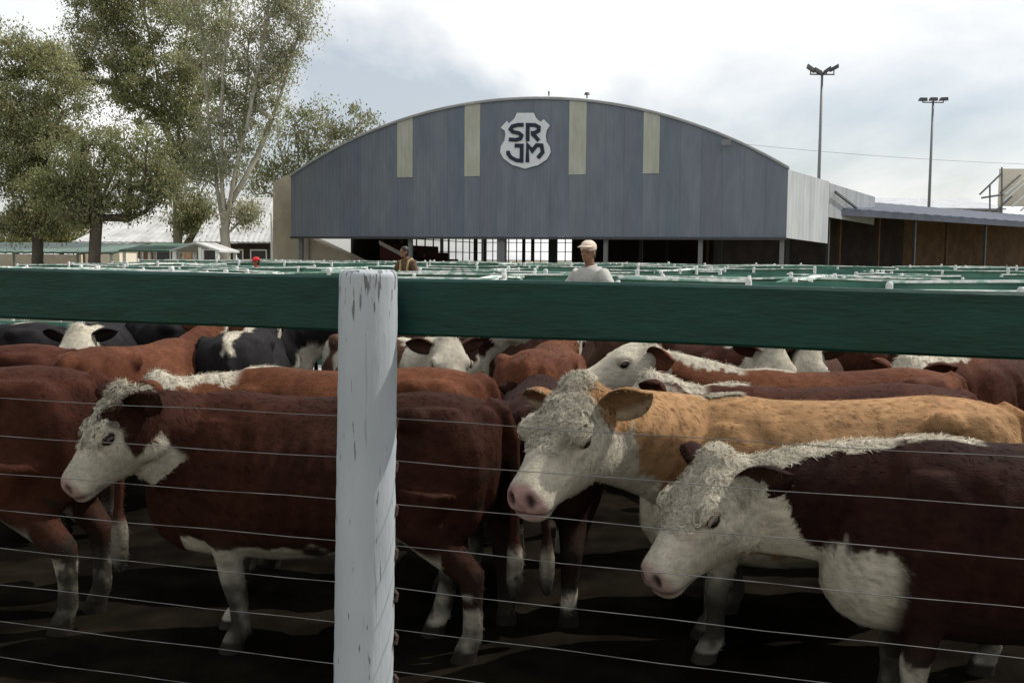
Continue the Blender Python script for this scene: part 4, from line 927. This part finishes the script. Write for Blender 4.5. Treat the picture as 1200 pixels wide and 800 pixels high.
make_tree('pale-barked gum with many upright stems beside the shelter', ((264,), [[(265, 290, 0), (263, 268, 0), (253, 220, .2), (242, 140, .4), (238, 60, .2), (225, -30, 0)], [(264, 268, 0), (262, 200, -.4), (264, 110, -.5), (270, 20, -.2), (272, -50, 0)], [(265, 265, 0), (274, 210, .4), (283, 140, .6), (288, 60, .4), (300, -20, 0)],
                              [(266, 262, 0), (280, 195, -.5), (300, 120, -.8), (310, 50, -.4), (318, -30, 0)], [(272, 235, 0), (300, 180, .4), (325, 120, .2), (350, 40, 0)], [(266, 255, 0), (255, 190, .5), (256, 120, .6)], [(265, 275, 0), (285, 256, 0), (291, 240, 0)]]),
          [(255, 80, 30, 42), (285, 100, 28, 40), (275, 40, 36, 40), (315, 40, 30, 34), (345, 30, 24, 30), (255, 150, 26, 34), (300, 140, 24, 32), (322, 100, 22, 28), (250, 5, 40, 32), (300, -10, 40, 30), (345, -15, 30, 26), (275, 185, 20, 22), (240, 190, 18, 24), (288, 250, 8, 10), (328, 75, 20, 20)], 53, 'bark_pale', GREY, 64, .25, per=26, leaves=190, dens=1.0, spread=.66, lsize=.14)
make_tree('grey-green gum with open crown behind the left shoulder of the shed', ((352,), [[(352, 240, 0), (350, 190, 0), (345, 140, 0)], [(350, 200, 0), (385, 165, 0), (392, 135, 0)], [(352, 215, 0), (405, 170, 0), (420, 145, 0)]]),
          [(340, 150, 22, 26), (372, 135, 16, 18), (362, 170, 26, 24), (398, 148, 22, 20), (425, 140, 15, 16), (330, 190, 24, 24), (395, 175, 24, 18), (320, 215, 24, 22), (350, 205, 26, 24), (300, 205, 16, 22)], 88, 'bark', (.25, .25, .15), 65, .20, per=18, leaves=80, lsize=.26, spread=.9)
for i, (px, py, rx, ry, Yd, lb) in enumerate(((20, 262, 34, 18, 84, 'yellow-green bush behind the leftmost trunk'), (72, 262, 34, 20, 88, 'yellow-green bush between the two dark trunks at left'))):
    make_tree(lb, ((px,), [[(px, 288, 0), (px, 270, 0)]]), [(px, py, rx, ry), (px - 14, py + 10, rx * .7, ry), (px + 16, py + 9, rx * .7, ry)], Yd, 'bark_dark', YELL, 70 + i, .2, per=22, leaves=80, lsize=.3, spread=.8, group='bushes behind the canopies')
# ------------------------------------------------------------------ people
MT['skin'] = mat('skin', (0.19, 0.092, 0.055), .55, noise=.1, nscale=12, spec=.35)
def cloth(name, c): return mat(name, c, .85, noise=.14, nscale=6, spec=.15, bump=.35, bscale=18)
MT['c_white'] = cloth('white_cotton', (.38, .37, .345)); MT['c_tan'] = cloth('tan_cotton', (.36, .27, .13)); MT['c_red'] = cloth('red_cotton', (.50, .035, .04)); MT['c_dark'] = cloth('dark_cloth', (.03, .028, .03))
MT['c_jean'] = cloth('denim', (.05, .065, .11)); MT['c_brown'] = cloth('brown_cloth', (.10, .06, .04)); MT['c_straw'] = cloth('pale_cloth', (.60, .48, .40)); MT['hair_dark'] = mat('dark_hair', (.018, .012, .009), .5, noise=.3, nscale=20)
def person(label, loc, facing, height=1.76, shirt='c_white', legs='c_jean', cap=None, lean=0.0, pose='stand', arms=None, head_turn=0.0, detail=True, vest=None, bulk=1.0):
    root = empty('person', loc, math.radians(facing)); s = height / 1.76; root.scale = (s, s, s); tag(root, label, 'person', 'people about the yard')
    sit = pose == 'sit'; dz = -.46 if sit else 0.0; ln = math.radians(lean)
    def U(p):                                                     # upper body: lean about the hip
        x, y, z = p; z0 = .95; c, s_ = math.cos(ln), math.sin(ln); return Vector((x * c + (z - z0) * s_, y, -x * s_ + (z - z0) * c + z0 + dz))
    def ring(z, w, d, cx=0.0, n=16): return [U((cx + d * math.cos(a), w * math.sin(a), z)) for a in [2 * math.pi * k / n for k in range(n)]]
    TR = [(.88, .155, .11), (.98, .165, .115), (1.10, .15, .105), (1.22, .165, .115), (1.34, .185, .12), (1.42, .175, .105), (1.47, .11, .075)]
    A = arms or [[(.03, .27, 1.15), (.12, .27, .92)], [(.03, -.27, 1.15), (.12, -.27, .92)]]
    if sit: LG = [[(0, s_ * .10, .90 + dz), (.45, s_ * .13, .93 + dz), (.48, s_ * .13, .09)] for s_ in (1, -1)]
    else: LG = [[(0, s_ * .09, .90), (.02 * s_ + .02, s_ * .10, .50), (.01 - .03 * s_, s_ * .11, .09)] for s_ in (1, -1)]
    # skin: head, neck, arms, hands, legs inside the clothes - one continuous body
    mb = MB(); ht = math.radians(head_turn); c, s_ = math.cos(ht), math.sin(ht); HC_ = U((.03, 0, 1.635)); hR = np.array(((c, -s_, 0), (s_, c, 0), (0, 0, 1.0)))
    def Hd(p): q = hR @ np.array(p); return (HC_.x + q[0], HC_.y + q[1], HC_.z + q[2])
    mb.ball(Hd((-.01, 0, .02)), (.098, .076, .105), 16, 12, hR); mb.ball(Hd((.025, 0, -.05)), (.066, .056, .07), 14, 10, hR); mb.ball(Hd((.062, 0, -.095)), (.026, .026, .022), rot=hR)
    mb.ball(Hd((.098, 0, -.022)), (.02, .014, .026), rot=hR); mb.ball(Hd((.088, 0, -.065)), (.012, .024, .010), rot=hR); mb.ball(Hd((.082, 0, .022)), (.02, .05, .012), rot=hR)
    for k in (-1, 1): mb.ball(Hd((-.005, k * .078, -.01)), (.022, .012, .034), rot=hR)
    mb.tube([U((-.005, 0, 1.44)), U((.01, 0, 1.50)), U((.02, 0, 1.58))], [.07, .056, .056], 12)
    mb.loft([ring(z, w * .9, d * .88) for z, w, d in TR])
    for k, (sd, (el, wr)) in enumerate(zip((1, -1), A)):
        sh = U((0, sd * .185, 1.40)); el_ = U(el); wr_ = U(wr); mb.tube([sh, el_, wr_], [.05, .042, .028], 10)
        dv = (wr_ - el_).normalized(); sdv = dv.cross(Vector((0, 0, 1))); sdv = sdv.normalized() if sdv.length > .1 else Vector((1, 0, 0)); up = sdv.cross(dv)
        mb.tube([wr_, wr_ + dv * .05, wr_ + dv * .09], [.026, .038, .034], 10)
        for f in range(4):
            o = sdv * (f - 1.5) * .019; L = (.065, .075, .072, .055)[f]; b0 = wr_ + dv * .085 + o; mb.tube([b0, b0 + dv * L * .55 - up * .006, b0 + dv * L * .9 - up * .03], [.0095, .009, .008], 7)
        b0 = wr_ + dv * .03 + sdv * .03 * sd; mb.tube([b0, b0 + sdv * .03 * sd + dv * .03, b0 + sdv * .035 * sd + dv * .065 - up * .01], [.012, .011, .009], 7)
    for L in LG: mb.tube(L, [.085, .06, .04], 10)
    V, F = remesh(mb, .0125 if detail else .02, 2, .5); put('body', arr_mesh('body', V, F, True), 'skin', root)
    for k in (-1, 1): mb = MB(); mb.ball(Hd((.080, k * .030, .005)), (.009, .011, .008), 8, 6, hR); mb.build('eye', 'eye', root, True)
    # clothes
    mb = MB(); mb.loft([ring(z, w * 1.06 * bulk, d * 1.10 * bulk) for z, w, d in TR])
    for sd, (el, wr) in zip((1, -1), A): sh = U((0, sd * .175, 1.40)); el_ = U(el); wr_ = U(wr); mb.tube([sh, sh.lerp(el_, .5), el_, el_.lerp(wr_, .5), wr_], [.078 * bulk, .066 * bulk, .056 * bulk, .050 * bulk, .046 * bulk], 12)
    V, F = remesh(mb, .014 if detail else .022, 2, .5); V += (.006 + .03 * (bulk - 1)) * snoise(V, 5, 4.5, 3)[:, None] * np.array((1, .6, .2)); put('shirt', arr_mesh('shirt', V, F, True), shirt, root)
    mb = MB(); cr_ = [U((.015 + .078 * math.cos(a), .076 * math.sin(a), 1.475 + .012 * math.cos(a + 3.14))) for a in np.linspace(.5, 2 * math.pi - .5, 14)]; mb.tube(cr_, .017, 6); mb.build('collar', shirt, root, True)
    if vest:
        mb = MB()
        for sd in (1, -1): mb.tube([U((-.13, sd * .09, 1.05)), U((-.135, sd * .10, 1.3)), U((-.06, sd * .11, 1.455)), U((.06, sd * .11, 1.44)), U((.138, sd * .10, 1.3)), U((.128, sd * .09, 1.02))], .028, 8)
        mb.build('braces', vest, root, True)
    mb = MB(); mb.ball((U((0, 0, .93)).x, 0, .93 + dz), (.128, .178, .11), 16, 10)
    for L in LG: mb.tube([Vector(L[0]), Vector(L[1]), Vector(L[2])], [.105, .078, .064], 12)
    V, F = remesh(mb, .018, 2, .5); V += .005 * snoise(V, 9, 4, 2)[:, None]; put('trousers', arr_mesh('trousers', V, F, True), legs, root)
    for L in LG:
        x, y, z = L[2]; mb = MB(); mb.loft([[(x + dx_ + .0, y + w * math.cos(a), max(.0, h * (math.sin(a) * .5 + .5))) for a in [2 * math.pi * k / 12 for k in range(12)]] for dx_, w, h in ((-.085, .03, .07), (-.06, .042, .11), (.02, .046, .10), (.10, .05, .075), (.17, .042, .055), (.19, .022, .04))]); mb.build('shoe', 'c_brown', root, True)
    mb = MB(); mb.ball(Hd((-.022, 0, .032)), (.102, .084, .108), 16, 12, hR); mb.ball(Hd((-.05, 0, -.03)), (.062, .072, .08), 12, 8, hR); mb.build('hair', 'hair_dark', root, True)
    if cap:
        mb = MB(); mb.ball(Hd((-.012, 0, .062)), (.112, .092, .085), 16, 10, hR)
        bp = [Hd((.03 + .155 * math.cos(a) * (1 if cap[1] == 'cap' else .0), .08 * math.sin(a), .065 - .02 * math.cos(a))) for a in np.linspace(-1.3, 1.3, 9)]
        if cap[1] == 'cap':
            rr = [[Hd((.04, .085 * math.sin(a), .072)), Hd((.06 + .125 * math.cos(a), .085 * math.sin(a), .056)), Hd((.06 + .125 * math.cos(a), .085 * math.sin(a), .066)), Hd((.04, .085 * math.sin(a), .082))] for a in np.linspace(-1.35, 1.35, 9)]; mb.loft(rr)
        elif cap[1] == 'scarf':
            mb.loft([[Hd((-.02 + dx_ + rx * math.cos(a), ry * math.sin(a), z)) for a in np.linspace(.95, 2 * math.pi - .95, 13)] + [Hd((-.02 + dx_ + rx * .86 * math.cos(a), ry * .86 * math.sin(a), z)) for a in np.linspace(2 * math.pi - .95, .95, 13)] for z, rx, ry, dx_ in ((.07, .112, .092, 0), (.0, .120, .100, 0), (-.06, .122, .106, -.01), (-.105, .12, .108, -.02))])
        mb.build('cap' if cap[1] == 'cap' else 'head_cloth', cap[0], root, True)
    return root
wp = at(694, 333, 11.9)
person('person in loose white shirt and pale cap standing in the pens', (wp.x, 11.9, .21), 222, 1.765, 'c_white', 'c_jean', ('c_straw', 'cap'), bulk=1.15, lean=4, arms=[[(.06, .40, 1.20), (.22, .52, 1.04)], [(.04, -.40, 1.18), (.20, -.52, 1.02)]], head_turn=18)
yp = at(481, 320, 24.4)
person('person in tan shirt with yellow braces leaning forward left of the pens', (yp.x, 24.4, .21), 235, 1.88, 'c_brown', 'c_dark', None, lean=16, vest='c_tan', arms=[[(.12, .33, 1.16), (.30, .30, .95)], [(.16, -.36, 1.14), (.36, -.40, .90)]], head_turn=-15)
rp = at(301, 310, 29.5)
person('person in bright red shirt and red cap far left in the pens', (rp.x, 29.5, -.012), 200, 1.78, 'c_red', 'c_jean', ('c_red', 'cap'), head_turn=10)
dp = at(1179, 312, 66.0)
person('small dark-clothed person by the cream column at far right', (dp.x, 66.0, -.012), 260, 1.75, 'c_dark', 'c_dark', detail=False)
HB = hall.matrix_basis
for k, (x, y, tier) in enumerate(((2.95, 9.5, 4), (3.75, 9.9, 3), (4.5, 9.6, 2), (5.3, 9.7, 1))):
    q = HB @ Vector((x, y, .42 + (tier - 1) * .46 if tier else 0)); px_ = ('topmost', 'second from top', 'third from top', 'lowest')[k]
    person('seated dark figure on the red tiers in the shed, ' + px_, (q.x, q.y, q.z), -16 + (10 if k % 2 else -12), 1.74, 'c_dark', 'c_dark', pose='sit', detail=False, arms=[[(.14, .24, 1.14), (.34, .14, 1.02)], [(.14, -.24, 1.14), (.34, -.14, 1.02)]])
# ------------------------------------------------------------------ the herd
HI = dict(voxel=.0125, hair=27000)
MID = dict(voxel=.0205, hair=6500)
LO = dict(voxel=.026, hair=2600)
cow_at('dark red white-faced cow nearest the wires at right, curly white forehead and white dewlap', 1236, 3.56, 170, .97, (846, 556, 3.70), hyaw=38, hpitch=40,
       pat=dict(coat=DKRED, dark=(.013, .0055, .0045), crest=.12, crest_x=.22, under=False, legs=.36, ear_white=.0), seed=21, curls=9600, ear_back=(.5, .55), ear_up=(.35, .02), ear_cup=.55, hscale=1.04, **HI)
cow_at('fawn cow with white curly face and pink nose, standing behind the dark red one', 968, 4.42, 176, 1.0, (682, 472, 4.03), hyaw=54, hpitch=33,
       pat=dict(coat=FAWN, dark=(.19, .085, .034), face='fawn', crest=2.0, crest_x=.34, legs=.30, nose=(.31, .19, .175), ear_white=.55, under=True), seed=33, curls=8800, ear_back=(.05, .40), ear_up=(.15, .28), hscale=1.08, **HI)
cow_at('dark red cow with white muzzle and brown cheek standing left of the white post', 376, 4.5, 176, .99, (150, 474, 4.25), hyaw=42, hpitch=44, hscale=.90,
       pat=dict(coat=(.027, .0092, .0056), dark=(.034, .0110, .006), face='blaze', flank=.42, crest=None, legs=.28, dewlap=False), seed=45, curls=2400, ear_back=(.1, .5), ear_up=(.75, .30), stance=[-.02, -.12, .12, -.06], **HI)
cow_at('red cow cut off by the left photo edge, rump beside the brown-cheeked cow', -78, 4.82, 174, 1.05, pat=dict(coat=RED, crest=None, legs=.36), seed=51, **MID)
cow_at('orange-red rump of a cow facing away behind the brown-cheeked head', 165, 6.95, 78, 1.0, pat=dict(coat=ORANGE, dark=RED, crest=None), seed=52, **MID)
cow_at('red cow back at the far left beyond the orange rump', -45, 6.7, 175, 1.0, pat=dict(coat=RED), seed=53, **LO)
cow_at('orange-red cow with thin white crest, its back passing behind the white post', 398, 5.47, 173, 1.0, (190, 456, 5.32), hyaw=8, hpitch=40, pat=dict(coat=ORANGE, dark=RED, crest=.1, crest_x=.30), seed=54, ear_up=(.3, .3), **MID)
cow_at('red-brown cow angled away behind the fawn cow face', 640, 7.05, 80, 1.0, pat=dict(coat=ORANGE, dark=RED, crest=None), seed=55, **MID)
cow_at('dark red cow with white crest just beyond the fawn cow back', 950, 5.08, 178, .98, (768, 456, 5.03), hyaw=-10, hpitch=46, pat=dict(coat=RED, dark=DKRED, crest=.0, crest_x=.30), seed=56, ear_up=(.3, .3), **MID)
cow_at('red cow lifting its grey-white face level above the fawn cow ears', 972, 6.05, 180, .96, (757, 414, 5.95), hyaw=12, hpitch=14, pat=dict(coat=ORANGE, dark=RED, crest=.0, crest_x=.2), seed=57, **MID)
cow_at('red cow at the far right turning a white face toward the camera', 1176, 7.1, 215, 1.0, (1064, 432, 6.45), hyaw=12, hpitch=50, pat=dict(coat=RED, dark=ORANGE), seed=58, **MID)
cow_at('red cow with white face in the back row, left of a matching pair', 826, 8.27, 284, .98, (905, 411, 7.25), hpitch=55, pat=dict(coat=RED), seed=59, **LO)
cow_at('red cow with white face in the back row, right of a matching pair', 942, 8.3, 256, .98, (947, 413, 7.3), hpitch=50, pat=dict(coat=BROWN), seed=60, **LO)
def spots(P, hq, W, e, upc, tt, neck):
    s = snoise(P, 7, 1.6, 2); return np.maximum(W, sstep(.22, .30, s) * (P[:, 2] > .6))
cow_at('brown and white patched cow under the rail right of the white post', 448, 7.96, 300, 1.0, (524, 404, 7.05), hpitch=40, hyaw=-15, pat=dict(coat=BROWN, dark=RED, extra=spots), seed=61, **LO)
cow_at('dark brown cow in the back row above the red-brown one', 716, 8.8, 100, 1.03, pat=dict(coat=BROWN, crest=None, under=False), seed=62, **LO)
cow_at('black cow with a white line along its back, facing away', 288, 7.95, 96, 1.03, pat=dict(coat=BLACK, crest=.0, crest_x=-.9, under=False, legs=.2), seed=63, **LO)
cow_at('black cow standing side-on in the back row at far left', -22, 8.9, 172, 1.0, pat=dict(coat=BLACK, crest=None, legs=.2, under=False, face='white', extra=spots), seed=64, **LO)
cow_at('black cow in the back row between two other black cows', 262, 9.4, 8, 1.03, pat=dict(coat=BLACK, crest=None, legs=.2, under=False, face='none'), seed=65, **LO)
cow_at('red cow side-on in the back row at the right edge', 1150, 8.6, 12, .98, pat=dict(coat=RED, crest=None), seed=66, **LO)
cow_at('black cow with white face looking out from the back row at far left', 124, 9.05, 282, 1.0, (92, 392, 8.0), hpitch=45, pat=dict(coat=BLACK, legs=.2), seed=71, **LO)
cow_at('dark red cow in the rearmost row right of the white post', 478, 9.85, 8, 1.0, pat=dict(coat=DKRED, crest=.1), seed=72, **LO)
cow_at('brown white-faced cow in the rearmost row above the fawn cow head', 640, 10.2, 176, 1.04, (535, 392, 10.0), hyaw=35, hpitch=30, pat=dict(coat=BROWN, crest=None), seed=73, **LO)
cow_at('dark red cow in the rearmost row behind the white-faced pair', 800, 10.05, 184, 1.0, pat=dict(coat=DKRED, crest=.1), seed=74, **LO)
cow_at('red cow in the rearmost row left of the right-hand red cow', 1010, 9.55, 176, 1.0, pat=dict(coat=RED, crest=.1), seed=75, **LO)
cow_at('dark red cow facing away in the gap between the brown-cheeked and fawn cows', 634, 5.32, 88, .95, poll=(1.02, 0, 1.0), hpitch=55, pat=dict(coat=DKRED, crest=None, under=False, legs=.2), seed=76, **MID)
